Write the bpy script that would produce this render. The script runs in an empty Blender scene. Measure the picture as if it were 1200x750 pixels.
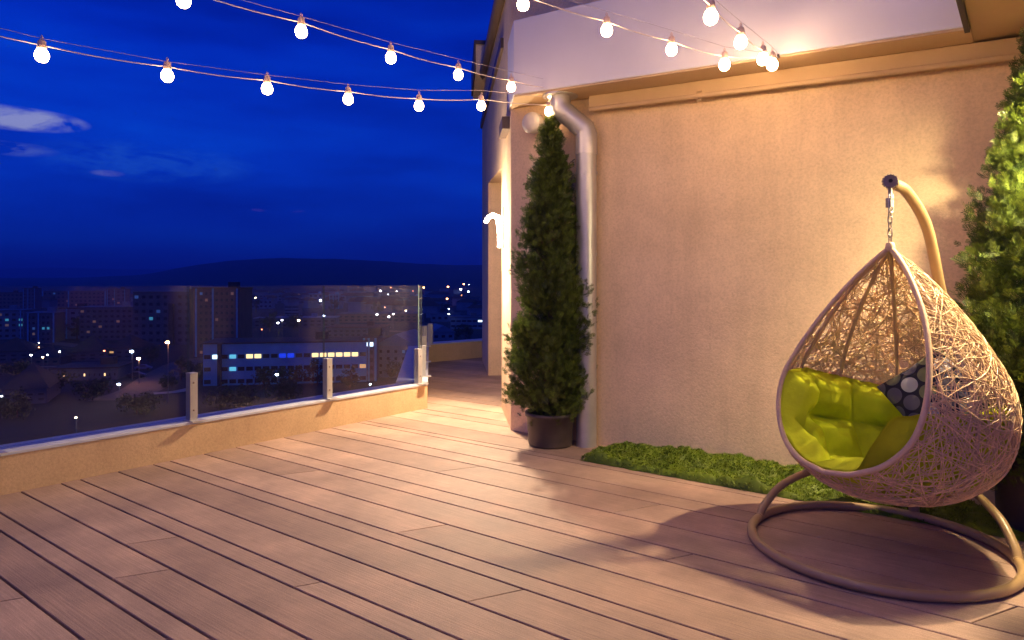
import bpy, math, random
from mathutils import Vector, Matrix, noise
random.seed(7)
S = bpy.context.scene
R = math.radians
# ------------------------------------------------------------------ camera
F = 800.0                      # focal length in photograph pixels (1200 wide)
HZ = 333.0                     # row of the horizon
EYE = 1.4
cam = bpy.data.cameras.new('camera'); co = bpy.data.objects.new('camera', cam)
S.collection.objects.link(co); S.camera = co
co.location = (0, 0, EYE); co.rotation_euler = (R(90), 0, 0)
cam.sensor_width = 36; cam.lens = 36*F/1200; cam.shift_y = -42/1200
cam.clip_start = 0.05; cam.clip_end = 40000
S.render.resolution_x = 1024; S.render.resolution_y = 640
S.view_settings.view_transform = 'Standard'; S.view_settings.look = 'None'
S.view_settings.exposure = 0; S.view_settings.gamma = 1
# ------------------------------------------------------------------ dusk sky
world = bpy.data.worlds.new('World'); S.world = world; world.use_nodes = True
nt = world.node_tree; N = nt.nodes; L = nt.links; N.clear()
def nd(tree, t, **k):
    n = tree.nodes.new(t)
    for a, b in k.items(): setattr(n, a, b)
    return n
def mth(tree, op, a, b=None, c=None):
    n = tree.nodes.new('ShaderNodeMath'); n.operation = op
    for i, v in enumerate((a, b, c)):
        if v is None: continue
        if isinstance(v, (int, float)): n.inputs[i].default_value = v
        else: tree.links.new(v, n.inputs[i])
    return n.outputs[0]
def ramp(tree, fac, stops, interp='LINEAR'):
    n = tree.nodes.new('ShaderNodeValToRGB'); cr = n.color_ramp; cr.interpolation = interp
    while len(cr.elements) < len(stops): cr.elements.new(0.5)
    for e, (p, c) in zip(cr.elements, stops): e.position = p; e.color = (*c, 1)
    tree.links.new(fac, n.inputs[0]); return n.outputs[0]
def mixc(tree, fac, a, b, mode='MIX'):
    n = tree.nodes.new('ShaderNodeMix'); n.data_type = 'RGBA'; n.blend_type = mode
    for s, v in ((n.inputs[0], fac), (n.inputs[6], a), (n.inputs[7], b)):
        if isinstance(v, (int, float)): s.default_value = v
        elif isinstance(v, tuple): s.default_value = (*v, 1)
        else: tree.links.new(v, s)
    return n.outputs[2]
tc = nd(nt, 'ShaderNodeTexCoord'); sp = nd(nt, 'ShaderNodeSeparateXYZ'); L.new(tc.outputs['Generated'], sp.inputs[0])
yy = mth(nt, 'MAXIMUM', sp.outputs[1], 0.02)
az = mth(nt, 'ARCTAN2', sp.outputs[0], sp.outputs[1])
hor = mth(nt, 'SQRT', mth(nt, 'ADD', mth(nt, 'MULTIPLY', sp.outputs[0], sp.outputs[0]), mth(nt, 'MULTIPLY', sp.outputs[1], sp.outputs[1])))
el = mth(nt, 'ARCTAN2', sp.outputs[2], hor)
elf = mth(nt, 'DIVIDE', el, 1.5708)
base = ramp(nt, elf, [(0.0, (0.0010, 0.014, 0.24)), (0.03, (0.0008, 0.026, 0.42)), (0.10, (0.0010, 0.044, 0.62)),
                      (0.20, (0.0003, 0.028, 0.54)), (0.28, (0.0003, 0.018, 0.40)), (0.45, (0.006, 0.030, 0.30)), (1.0, (0.010, 0.032, 0.29))])
# slightly brighter towards the west (left), darker to the east
side = mth(nt, 'MULTIPLY_ADD', az, -0.28, 0.90)
side = mth(nt, 'MINIMUM', mth(nt, 'MAXIMUM', side, 0.65), 1.15)
cmb = nd(nt, 'ShaderNodeCombineXYZ'); L.new(az, cmb.inputs[0]); L.new(mth(nt, 'MULTIPLY', el, 5.0), cmb.inputs[1])
nz = nd(nt, 'ShaderNodeTexNoise'); nz.inputs['Scale'].default_value = 2.6; nz.inputs['Detail'].default_value = 5; nz.inputs['Roughness'].default_value = 0.5
L.new(cmb.outputs[0], nz.inputs['Vector'])
band = ramp(nt, nz.outputs[0], [(0.28, (0.50, 0.45, 0.62)), (0.5, (0.92, 0.92, 0.95)), (0.64, (1.12, 1.30, 1.08)), (0.8, (1.6, 2.2, 1.25))])
sky = mixc(nt, 1.0, base, band, 'MULTIPLY')
rear_glow = ramp(nt, mth(nt, 'MULTIPLY', sp.outputs[1], -1.0), [(0.0, (0, 0, 0)), (0.45, (0.026, 0.042, 0.22)), (1.0, (0.050, 0.066, 0.27))])   # glow added to the unseen sky behind the viewer, to light the fascia
up = ramp(nt, sp.outputs[2], [(0.0, (0, 0, 0)), (0.06, (1, 1, 1)), (0.9, (0.6, 0.6, 0.6))]); rear_glow = mixc(nt, 1.0, rear_glow, up, 'MULTIPLY')
sky = mixc(nt, 1.0, sky, rear_glow, 'ADD')
sc = nd(nt, 'ShaderNodeVectorMath', operation='SCALE'); L.new(sky, sc.inputs[0]); L.new(side, sc.inputs[3]); sky = sc.outputs[0]
cm2 = nd(nt, 'ShaderNodeCombineXYZ'); L.new(az, cm2.inputs[0]); L.new(mth(nt, 'MULTIPLY', el, 3.2), cm2.inputs[1])
nz2 = nd(nt, 'ShaderNodeTexNoise'); nz2.inputs['Scale'].default_value = 16; nz2.inputs['Detail'].default_value = 7; nz2.inputs['Roughness'].default_value = 0.62
nz2.inputs['Distortion'].default_value = 0.4
L.new(cm2.outputs[0], nz2.inputs['Vector'])
def px_dir(x, y):
    a = math.atan((x-600)/F); return a, math.atan((HZ-y)/F*math.cos(a))
for (x, y, wx, wy, col, amt, lo) in [(14, 138, 100, 15, (0.36, 0.40, 0.72), 0.85, 0.36), (12, 174, 62, 9, (0.16, 0.22, 0.62), 0.55, 0.42),
                       (126, 203, 22, 4, (0.22, 0.22, 0.62), 0.6, 0.40), (306, 246, 13, 2.2, (0.20, 0.08, 0.50), 0.5, 0.44), (341, 247, 16, 2.2, (0.22, 0.08, 0.54), 0.55, 0.44),
                       (170, 190, 150, 26, (0.01, 0.09, 0.66), 0.7, 0.42)]:
    a0, e0 = px_dir(x, y); cs = math.cos(a0)
    dx = mth(nt, 'DIVIDE', mth(nt, 'SUBTRACT', az, a0), wx/F*cs*cs)
    dy = mth(nt, 'DIVIDE', mth(nt, 'SUBTRACT', el, e0), wy/F*cs)
    d2 = mth(nt, 'ADD', mth(nt, 'MULTIPLY', dx, dx), mth(nt, 'MULTIPLY', dy, dy))
    m = mth(nt, 'MAXIMUM', mth(nt, 'SUBTRACT', 1.0, d2), 0.0)
    k = mth(nt, 'MULTIPLY', m, mth(nt, 'MAXIMUM', mth(nt, 'SUBTRACT', nz2.outputs[0], lo), 0.0))
    k = mth(nt, 'MINIMUM', mth(nt, 'MULTIPLY', k, 7.0*amt), amt)
    sky = mixc(nt, k, sky, col)
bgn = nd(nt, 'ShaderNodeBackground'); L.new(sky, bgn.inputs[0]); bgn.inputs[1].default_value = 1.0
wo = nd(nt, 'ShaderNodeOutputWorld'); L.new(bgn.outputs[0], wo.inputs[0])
BULB_L = 96.0                 # radiance of the warm festoon bulbs
WARM = (1.0, 0.62, 0.33)
# ------------------------------------------------------------------ frames
Uh = Vector((-0.7954, 0.6061)); Vh = Vector((0.6061, 0.7954))   # plank direction, and across the planks
def W(p, q, z=0.0): return Vector((p*Uh.x+q*Vh.x, p*Uh.y+q*Vh.y, z))
def at(x, y, Y): return Vector(((x-600)/F*Y, Y, EYE+(HZ-y)/F*Y))
# ------------------------------------------------------------------ helpers
COL = S.collection
class MB:
    def __init__(s): s.v = []; s.f = []; s.sm = []; s.mi = []
    def add(s, vs, fs, smooth=False, mi=0):
        b = len(s.v); s.v += [tuple(p) for p in vs]; s.f += [tuple(i+b for i in f) for f in fs]; s.sm += [smooth]*len(fs); s.mi += [mi]*len(fs)
    def box(s, c, d, rz=0, mi=0, M=None):
        x, y, z = d[0]/2, d[1]/2, d[2]/2; cs, sn = math.cos(rz), math.sin(rz); vs = []
        for sx, sy, sz in ((-1,-1,-1),(1,-1,-1),(1,1,-1),(-1,1,-1),(-1,-1,1),(1,-1,1),(1,1,1),(-1,1,1)):
            a, b = sx*x, sy*y
            p = Vector((c[0]+a*cs-b*sn, c[1]+a*sn+b*cs, c[2]+sz*z))
            vs.append(M @ p if M else p)
        s.add(vs, [(3,2,1,0),(4,5,6,7),(0,1,5,4),(1,2,6,5),(2,3,7,6),(3,0,4,7)], False, mi)
    def prism(s, poly, zb, zt, mi=0):
        fb = zb if callable(zb) else (lambda x, y: zb); ft = zt if callable(zt) else (lambda x, y: zt)
        n = len(poly); a = sum(poly[i][0]*poly[(i+1)%n][1]-poly[(i+1)%n][0]*poly[i][1] for i in range(n))
        if a < 0: poly = poly[::-1]
        vs = [(p[0], p[1], fb(p[0], p[1])) for p in poly]+[(p[0], p[1], ft(p[0], p[1])) for p in poly]
        s.add(vs, [tuple(range(n))[::-1], tuple(range(n, 2*n))]+[(i, (i+1)%n, n+(i+1)%n, n+i) for i in range(n)], False, mi)
    def tube(s, pts, r, n=10, closed=False, caps=True, mi=0):
        pts = [Vector(p) for p in pts]; m = len(pts); rr = r if callable(r) else (lambda t: r)
        prev = None; vs = []
        for i, p in enumerate(pts):
            a = pts[i-1] if (i > 0 or closed) else pts[0]; b = pts[(i+1) % m] if (i < m-1 or closed) else pts[-1]
            t = (b-a); t = t.normalized() if t.length > 1e-9 else Vector((0,0,1))
            if prev is None:
                h = Vector((0,0,1)) if abs(t.z) < 0.9 else Vector((1,0,0)); nrm = t.cross(h).normalized()
            else:
                nrm = prev - t*prev.dot(t)
                nrm = nrm.normalized() if nrm.length > 1e-6 else t.orthogonal().normalized()
            prev = nrm; bn = t.cross(nrm); q = rr(i/(m-1))
            for k in range(n):
                an = 2*math.pi*k/n; vs.append(p+nrm*(q*math.cos(an))+bn*(q*math.sin(an)))
        fs = []
        for i in range(m if closed else m-1):
            j = (i+1) % m
            for k in range(n): fs.append((i*n+k, i*n+(k+1)%n, j*n+(k+1)%n, j*n+k))
        s.add(vs, fs, True, mi)
        if caps and not closed: s.add(vs[:n], [tuple(range(n))[::-1]], False, mi); s.add(vs[-n:], [tuple(range(n))], False, mi)
    def lathe(s, prof, n=24, c=(0,0,0), M=None, mi=0, smooth=True):
        vs = []; m = len(prof)
        for r, z in prof:
            for k in range(n):
                a = 2*math.pi*k/n; p = Vector((r*math.cos(a), r*math.sin(a), z))
                if M: p = M @ p
                vs.append(p+Vector(c))
        fs = [(i*n+k, i*n+(k+1)%n, (i+1)*n+(k+1)%n, (i+1)*n+k) for i in range(m-1) for k in range(n)]
        s.add(vs, fs, smooth, mi)
    def obj(s, name, mats, parent=None, loc=None, bevel=0):
        me = bpy.data.meshes.new(name)
        o0 = Vector(loc) if loc is not None else Vector((0,0,0))
        me.from_pydata([tuple(Vector(p)-o0) for p in s.v], [], s.f)
        me.polygons.foreach_set('use_smooth', s.sm)
        if not isinstance(mats, (list, tuple)): mats = [mats]
        for m in mats: me.materials.append(m)
        if len(mats) > 1: me.polygons.foreach_set('material_index', s.mi)
        me.update(); o = bpy.data.objects.new(name, me); COL.objects.link(o); o.location = o0
        if parent is not None:
            o.parent = parent
            M_ = Matrix.Identity(4); P = parent
            while P is not None: M_ = P.matrix_parent_inverse @ P.matrix_basis @ M_; P = P.parent
            o.matrix_parent_inverse = M_.inverted()
        if bevel:
            b = o.modifiers.new('bevel', 'BEVEL'); b.width = bevel; b.segments = 2; b.limit_method = 'ANGLE'; b.angle_limit = R(40)
        return o
def tag(o, label=None, cat=None, group=None, kind=None):
    if label: o['label'] = label
    if cat: o['category'] = cat
    if group: o['group'] = group
    if kind: o['kind'] = kind
    return o
def empty(name, loc, label, cat, group=None, rz=0):
    o = bpy.data.objects.new(name, None); COL.objects.link(o); o.location = loc; o.rotation_euler.z = rz
    o.empty_display_size = 0.2
    return tag(o, label, cat, group)
def copyo(o, parent=None):
    c = o.copy(); COL.objects.link(c)
    if parent is not None: c.parent = parent
    return c
# ------------------------------------------------------------------ materials
def mat(name, col, rough=0.6, metal=0.0, var=0.0, scale=8.0, bump=0.0, bscale=60.0, island=0.0, coat=0.0, spec=0.5, sub=0.0, detail=5):
    m = bpy.data.materials.new(name); m.use_nodes = True; t = m.node_tree
    b = t.nodes['Principled BSDF']; b.inputs['Roughness'].default_value = rough; b.inputs['Metallic'].default_value = metal
    b.inputs['Coat Weight'].default_value = coat; b.inputs['Specular IOR Level'].default_value = spec
    c = None; tcn = t.nodes.new('ShaderNodeTexCoord')
    rgb = t.nodes.new('ShaderNodeRGB'); rgb.outputs[0].default_value = (*col, 1); c = rgb.outputs[0]
    if var:
        n = t.nodes.new('ShaderNodeTexNoise'); n.inputs['Scale'].default_value = scale; n.inputs['Detail'].default_value = detail; n.inputs['Roughness'].default_value = 0.6
        t.links.new(tcn.outputs['Object'], n.inputs['Vector'])
        k = ramp(t, n.outputs[0], [(0.28, (1-var,)*3), (0.72, (1+var,)*3)])
        c = mixc(t, 1.0, c, k, 'MULTIPLY')
    if island:
        g = t.nodes.new('ShaderNodeNewGeometry')
        k = ramp(t, g.outputs['Random Per Island'], [(0, (1-island,)*3), (1, (1+island,)*3)])
        c = mixc(t, 1.0, c, k, 'MULTIPLY')
    t.links.new(c, b.inputs['Base Color'])
    if bump:
        n = t.nodes.new('ShaderNodeTexNoise'); n.inputs['Scale'].default_value = bscale; n.inputs['Detail'].default_value = 4
        t.links.new(tcn.outputs['Object'], n.inputs['Vector'])
        bp = t.nodes.new('ShaderNodeBump'); bp.inputs['Strength'].default_value = bump; bp.inputs['Distance'].default_value = 0.01
        t.links.new(n.outputs[0], bp.inputs['Height']); t.links.new(bp.outputs[0], b.inputs['Normal'])
    return m
def emit(name, col, strength):
    m = bpy.data.materials.new(name); m.use_nodes = True; t = m.node_tree; b = t.nodes['Principled BSDF']
    b.inputs['Base Color'].default_value = (*[min(1, c) for c in col], 1); b.inputs['Emission Color'].default_value = (*col, 1); b.inputs['Emission Strength'].default_value = strength
    return m
M = {}
def stucco(name, col, grain=1.0):
    m = mat(name, col, 0.9, var=0.07, scale=1.7, bump=0, spec=0.25); t = m.node_tree; b = t.nodes['Principled BSDF']
    tcn = t.nodes.new('ShaderNodeTexCoord')
    n1 = t.nodes.new('ShaderNodeTexNoise'); n1.inputs['Scale'].default_value = 55; n1.inputs['Detail'].default_value = 6; n1.inputs['Roughness'].default_value = 0.65
    n2 = t.nodes.new('ShaderNodeTexNoise'); n2.inputs['Scale'].default_value = 5; n2.inputs['Detail'].default_value = 3
    for n in (n1, n2): t.links.new(tcn.outputs['Object'], n.inputs['Vector'])
    h = mth(t, 'ADD', n1.outputs[0], mth(t, 'MULTIPLY', n2.outputs[0], 1.2))
    bp = t.nodes.new('ShaderNodeBump'); bp.inputs['Strength'].default_value = 0.34*grain; bp.inputs['Distance'].default_value = 0.012
    t.links.new(h, bp.inputs['Height']); t.links.new(bp.outputs[0], b.inputs['Normal'])
    n3 = t.nodes.new('ShaderNodeTexNoise'); n3.inputs['Scale'].default_value = 1.0; n3.inputs['Detail'].default_value = 6; n3.inputs['Roughness'].default_value = 0.6
    mpn = t.nodes.new('ShaderNodeMapping'); mpn.inputs['Scale'].default_value = (5.0, 5.0, 0.35); t.links.new(tcn.outputs['Object'], mpn.inputs['Vector']); t.links.new(mpn.outputs[0], n3.inputs['Vector'])
    stk = ramp(t, n3.outputs[0], [(0.32, (0.93, 0.925, 0.92)), (0.5, (1, 1, 1)), (0.8, (1.02, 1.02, 1.02))])
    n4 = t.nodes.new('ShaderNodeTexNoise'); n4.inputs['Scale'].default_value = 3.1; n4.inputs['Detail'].default_value = 8; n4.inputs['Roughness'].default_value = 0.7; t.links.new(tcn.outputs['Object'], n4.inputs['Vector'])
    mot = ramp(t, n4.outputs[0], [(0.35, (0.93, 0.925, 0.92)), (0.6, (1.02, 1.02, 1.02))])
    sp_ = mixc(t, 1.0, mixc(t, 1.0, ramp(t, n1.outputs[0], [(0.30, (0.84,)*3), (0.55, (1.0,)*3), (0.75, (1.05,)*3)]), stk, 'MULTIPLY'), mot, 'MULTIPLY')
    old = b.inputs['Base Color'].links[0].from_socket
    t.links.new(mixc(t, 1.0, old, sp_, 'MULTIPLY'), b.inputs['Base Color'])
    return m
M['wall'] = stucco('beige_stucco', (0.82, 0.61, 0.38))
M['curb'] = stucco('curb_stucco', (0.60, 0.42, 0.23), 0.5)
M['white'] = mat('white_painted_soffit', (0.78, 0.76, 0.78), 0.7, var=0.04, scale=2, bump=0.05, bscale=30)
M['cap'] = mat('grey_metal_coping', (0.52, 0.53, 0.56), 0.45, metal=0.1, var=0.10, scale=5)
M['soffit'] = mat('tan_soffit', (0.60, 0.43, 0.24), 0.8, var=0.06, scale=3, bump=0.1)
M['brown'] = mat('brown_metal_trim', (0.10, 0.065, 0.05), 0.5, var=0.1)
M['dark'] = mat('black_trim', (0.02, 0.018, 0.02), 0.5)
M['zinc'] = mat('galvanised_steel', (0.58, 0.56, 0.53), 0.42, metal=0.70, var=0.10, scale=6, bump=0.03, bscale=12)
M['post'] = mat('anodised_post', (0.42, 0.41, 0.40), 0.38, metal=0.55, var=0.05)
M['steel'] = mat('worn_steel', (0.30, 0.25, 0.22), 0.45, metal=0.45, var=0.2, scale=30)
M['plastic_white'] = mat('white_plastic', (0.58, 0.54, 0.49), 0.5)
M['pot'] = mat('grey_plastic_pot', (0.075, 0.055, 0.05), 0.5, var=0.25, scale=6, bump=0.05)
M['soil'] = mat('dark_soil', (0.03, 0.02, 0.013), 0.95, var=0.4, scale=40, bump=0.8, bscale=50)
M['bark'] = mat('bark', (0.10, 0.06, 0.04), 0.9, var=0.3, scale=20, bump=0.6, bscale=40)
M['cable'] = mat('clear_cable', (0.70, 0.60, 0.54), 0.5)
M['wire'] = mat('thin_wire', (0.35, 0.30, 0.34), 0.5)
M['socket'] = mat('pale_socket', (0.72, 0.50, 0.38), 0.5)
M['bulb'] = emit('festoon_bulb_glow', WARM, BULB_L); M['bulb_dim'] = emit('festoon_bulb_glow_soft', WARM, 44.0)
M['stand'] = mat('taupe_powder_coat', (0.42, 0.28, 0.125), 0.36, var=0.05, scale=12, coat=0.15)
M['rattan'] = mat('poly_rattan', (0.82, 0.57, 0.30), 0.36, var=0.15, scale=25, island=0.22)
M['rimwrap'] = mat('wrapped_rim', (0.66, 0.46, 0.28), 0.5, var=0.08, scale=30, bump=0.2, bscale=90)
def foliage(name, a, b_):
    m = bpy.data.materials.new(name); m.use_nodes = True; t = m.node_tree; b = t.nodes['Principled BSDF']
    g = t.nodes.new('ShaderNodeNewGeometry'); tcn = t.nodes.new('ShaderNodeTexCoord')
    n = t.nodes.new('ShaderNodeTexNoise'); n.inputs['Scale'].default_value = 9; t.links.new(tcn.outputs['Object'], n.inputs['Vector'])
    f = mth(t, 'ADD', mth(t, 'MULTIPLY', g.outputs['Random Per Island'], 0.5), mth(t, 'MULTIPLY', n.outputs[0], 0.6))
    c = ramp(t, f, [(0.2, a), (0.85, b_)]); t.links.new(c, b.inputs['Base Color']); b.inputs['Roughness'].default_value = 0.55
    tr = t.nodes.new('ShaderNodeBsdfTranslucent'); t.links.new(c, tr.inputs[0]); mx = t.nodes.new('ShaderNodeMixShader'); mx.inputs[0].default_value = 0.25
    out = t.nodes['Material Output']; t.links.new(b.outputs[0], mx.inputs[1]); t.links.new(tr.outputs[0], mx.inputs[2]); t.links.new(mx.outputs[0], out.inputs[0])
    return m
M['thuja'] = foliage('thuja_foliage', (0.020, 0.042, 0.007), (0.125, 0.175, 0.016))
M['moss'] = foliage('moss_green', (0.050, 0.105, 0.004), (0.200, 0.280, 0.006))
def deckmat():
    m = bpy.data.materials.new('composite_deck'); m.use_nodes = True; t = m.node_tree; b = t.nodes['Principled BSDF']
    tcn = t.nodes.new('ShaderNodeTexCoord'); g = t.nodes.new('ShaderNodeNewGeometry')
    mp = t.nodes.new('ShaderNodeMapping'); mp.vector_type = 'POINT'; mp.inputs['Rotation'].default_value = (0, 0, -math.atan2(Uh.y, Uh.x))
    t.links.new(tcn.outputs['Object'], mp.inputs['Vector'])
    mp2 = t.nodes.new('ShaderNodeMapping'); mp2.inputs['Scale'].default_value = (3.5, 110, 1); t.links.new(mp.outputs[0], mp2.inputs['Vector'])
    off = t.nodes.new('ShaderNodeVectorMath'); off.operation = 'ADD'; cx = t.nodes.new('ShaderNodeCombineXYZ')
    t.links.new(mth(t, 'MULTIPLY', g.outputs['Random Per Island'], 37.0), cx.inputs[0]); t.links.new(mp2.outputs[0], off.inputs[0]); t.links.new(cx.outputs[0], off.inputs[1])
    n1 = t.nodes.new('ShaderNodeTexNoise'); n1.inputs['Scale'].default_value = 1.0; n1.inputs['Detail'].default_value = 5; t.links.new(off.outputs[0], n1.inputs['Vector'])
    n2 = t.nodes.new('ShaderNodeTexNoise'); n2.inputs['Scale'].default_value = 2.3; n2.inputs['Detail'].default_value = 6; n2.inputs['Roughness'].default_value = 0.65; t.links.new(mp.outputs[0], n2.inputs['Vector'])
    n3 = t.nodes.new('ShaderNodeTexNoise'); n3.inputs['Scale'].default_value = 160; n3.inputs['Detail'].default_value = 2; t.links.new(mp.outputs[0], n3.inputs['Vector'])
    c = ramp(t, g.outputs['Random Per Island'], [(0, (0.29, 0.188, 0.135)), (0.5, (0.36, 0.238, 0.172)), (1, (0.45, 0.300, 0.215))])
    c = mixc(t, 1.0, c, ramp(t, n1.outputs[0], [(0.25, (0.80,)*3), (0.75, (1.13,)*3)]), 'MULTIPLY')
    c = mixc(t, 1.0, c, ramp(t, n2.outputs[0], [(0.30, (0.70, 0.69, 0.70)), (0.52, (0.98, 0.98, 0.98)), (0.70, (1.25, 1.22, 1.20))]), 'MULTIPLY')
    c = mixc(t, 1.0, c, ramp(t, n3.outputs[0], [(0.3, (0.86,)*3), (0.7, (1.10,)*3)]), 'MULTIPLY')
    t.links.new(c, b.inputs['Base Color'])
    t.links.new(mth(t, 'MULTIPLY_ADD', n2.outputs[0], 0.25, 0.55), b.inputs['Roughness'])
    bp = t.nodes.new('ShaderNodeBump'); bp.inputs['Strength'].default_value = 0.35; bp.inputs['Distance'].default_value = 0.004
    t.links.new(mth(t, 'ADD', n1.outputs[0], mth(t, 'MULTIPLY', n3.outputs[0], 0.5)), bp.inputs['Height']); t.links.new(bp.outputs[0], b.inputs['Normal'])
    return m
M['deck'] = deckmat()
def glassmat():
    m = bpy.data.materials.new('clear_railing_glass'); m.use_nodes = True; t = m.node_tree; t.nodes.clear()
    out = t.nodes.new('ShaderNodeOutputMaterial'); tr = t.nodes.new('ShaderNodeBsdfTransparent'); tr.inputs[0].default_value = (0.93, 0.95, 0.97, 1)
    gl = t.nodes.new('ShaderNodeBsdfGlossy'); gl.inputs['Roughness'].default_value = 0.06; gl.inputs[0].default_value = (0.9, 0.9, 0.9, 1)
    fr = t.nodes.new('ShaderNodeFresnel'); fr.inputs[0].default_value = 1.30
    df = t.nodes.new('ShaderNodeBsdfDiffuse'); df.inputs[0].default_value = (0.5, 0.5, 0.5, 1)
    mx = t.nodes.new('ShaderNodeMixShader'); t.links.new(fr.outputs[0], mx.inputs[0]); t.links.new(tr.outputs[0], mx.inputs[1]); t.links.new(gl.outputs[0], mx.inputs[2])
    m2 = t.nodes.new('ShaderNodeMixShader'); m2.inputs[0].default_value = 0.006; t.links.new(mx.outputs[0], m2.inputs[1]); t.links.new(df.outputs[0], m2.inputs[2])
    t.links.new(m2.outputs[0], out.inputs[0]); return m
M['glass'] = glassmat()
M['glass_edge'] = mat('glass_edge', (0.10, 0.15, 0.14), 0.2)

# ================================================================== THE BUILDING
SD = Vector((-0.0896, 0.996)); SE = Vector((0.996, 0.0896))          # along the side wall, and into the building
C0 = Vector((-0.01, 6.55))
QW = C0.dot(Vh); PW = C0.dot(Uh)                                      # wall plane q, corner p
def soff(x, y):                                                       # the roof edge slopes a little along the wall
    return 3.09+0.0477*((x*Uh.x+y*Uh.y)-PW)
bld = empty('terrace_building', (C0.x, C0.y, 0), 'beige stucco rooftop building with a white fascia and deep side doorway', 'building')
S1 = C0+SD*1.20; S2 = C0+SD*3.93; S3 = C0+SD*6.0
def xy(v): return (v[0], v[1])
far_r = W(-3.4, 9.0); wr = W(-3.4, QW)
m = MB()
m.prism([xy(C0), xy(S1), xy(S1+SE*0.9), xy(S2+SE*0.9), xy(S2), xy(S3), xy(S3+SE*5), xy(far_r), xy(wr)], -0.4, 2.72)
lz = lambda x, y: 2.72+0.085*max(0, y-7.75)
body = m.obj('wall', M['wall'], bld)
m = MB(); top = lambda x, y: 4.36+0.085*(y-6.55)
m.prism([xy(S2), xy(S3), xy(S3+SE*5), xy(S2+SE*5)], 2.72, lambda x, y: 4.36+0.10*(y-6.55))
m.prism([xy(S1), xy(S2), xy(S2+SE*5), xy(S1+SE*5)], lambda x, y: lz(x, y)+0.001, lambda x, y: 4.36+0.10*(y-6.55))
m.prism([xy(C0), xy(S1), xy(S1+SE*5), xy(far_r), xy(wr)], 2.72, lambda x, y: 4.36 if y < 7 else (4.36+0.10*(y-6.55) if x < 0.5 else 4.6))
m.obj('upper_wall', M['wall'], bld)
# fascia box with its soffit
F0 = Vector((0.015, 6.06)); QF = F0.dot(Vh); PF = 0.289
m = MB(); poly = [xy(F0), xy(W(PF, QF)), xy(W(PF, QW+0.12)), xy(F0+SD*0.63+SE*0.02), ]
poly = [xy(F0), xy(W(PF, QF)), xy(W(PF, QW+0.12)), xy(C0+SE*0.3+SD*0.17), xy(F0+SD*0.64)]
m.prism(poly, lambda x, y: soff(x, y)+0.006, lambda x, y: soff(x, y)+0.668); m.obj('fascia', M['white'], bld, bevel=0.006)
pol2 = [xy(F0+SD*0.006+SE*0.006), xy(W(PF+0.004, QF+0.004)), xy(W(PF+0.004, QW)), xy(C0+SE*0.0), xy(C0)]
m = MB(); m.prism([xy(F0+SE*0.004+Vh*0.004), xy(W(PF, QF+0.004)), xy(W(PF, QW-0.002)), xy(C0+SD*-0.003)], lambda x, y: soff(x, y)-0.012, lambda x, y: soff(x, y)+0.004); m.obj('soffit', M['soffit'], bld)
# frieze band with the moulding under it
m = MB(); P_fr = 3.06
m.prism([xy(W(P_fr, QW+0.02)), xy(W(P_fr, QW-0.09)), xy(W(-3.3, QW-0.09)), xy(W(-3.3, QW+0.02))], lambda x, y: soff(x, y)-0.135, lambda x, y: min(soff(x, y)-0.014, 2.90) if (x*Uh.x+y*Uh.y) < PF else soff(x, y)-0.014)
m.obj('frieze', M['soffit'], bld, bevel=0.006)
m = MB(); m.tube([W(p, QW-0.105, soff(*xy(W(p, QW)))-0.135) for p in (P_fr-0.02, 1.0, -1, -3.2)], 0.019, 10); m.obj('moulding', M['soffit'], bld)
# balcony slab over the right-hand side
m = MB(); m.prism([xy(W(PF, QW-0.001)), xy(W(PF, QF+0.0)), xy(W(PF-0.001, 1.55)), xy(W(-3.3, 1.55)), xy(W(-3.3, QW-0.001))], 2.912, 3.16); m.obj('balcony_slab', M['soffit'], bld)
m = MB(); m.prism([xy(W(PF+0.028, QF-0.004)), xy(W(PF+0.028, 1.5)), xy(W(PF+0.001, 1.5)), xy(W(PF+0.001, QF-0.004))], 2.880, 3.19); m.obj('slab_edge_trim', M['dark'], bld)
# roof trims on the side wall
m = MB(); m.tube([(C0+SD*t-SE*0.05).to_3d()+Vector((0,0,4.38+0.10*(SD.y*t))) for t in (-0.3, 2, 4, 6.1)], 0.062, 8); m.obj('roof_gutter', M['brown'], bld)
m = MB(); m.prism([xy(C0+SD*0.9-SE*0.035), xy(C0+SD*6.02-SE*0.035), xy(C0+SD*6.02+SE*0.02), xy(C0+SD*0.9+SE*0.02)], lambda x, y: 3.99+0.055*(y-7.7), lambda x, y: 4.10+0.055*(y-7.7)); m.obj('string_course', M['brown'], bld)
m = MB(); m.box((0.0, 0.0, 0.15), (0.10, 0.45, 0.12), 0); bk = m
for i in range(len(bk.v)):
    x, y, z = bk.v[i]; bk.v[i] = (C0.x+SD.x*(y+0.35)-SE.x*0.03+x*0.9, C0.y+SD.y*(y+0.35)-SE.y*0.03, z+2.83)
bk.obj('corner_ledge', M['brown'], bld)
a = C0+SD*4.5-SE*0.17
m = MB(); m.prism([xy(a), xy(a+SD*1.5), xy(a+SD*1.5+SE*0.2), xy(a+SE*0.2)], 4.80, 5.27); m.obj('roof_dormer', M['wall'], bld)
m = MB(); m.prism([xy(a-SE*0.03-SD*0.03), xy(a+SD*1.53-SE*0.03), xy(a+SD*1.53+SE*0.22), xy(a+SE*0.22-SD*0.03)], 5.271, 5.33)
m.prism([xy(a-SE*0.03-SD*0.02), xy(a+SD*1.5-SE*0.03), xy(a+SD*1.5-SE*0.002), xy(a-SE*0.002-SD*0.02)], 4.84, 5.268); m.obj('dormer_trim', M['brown'], bld)
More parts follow.
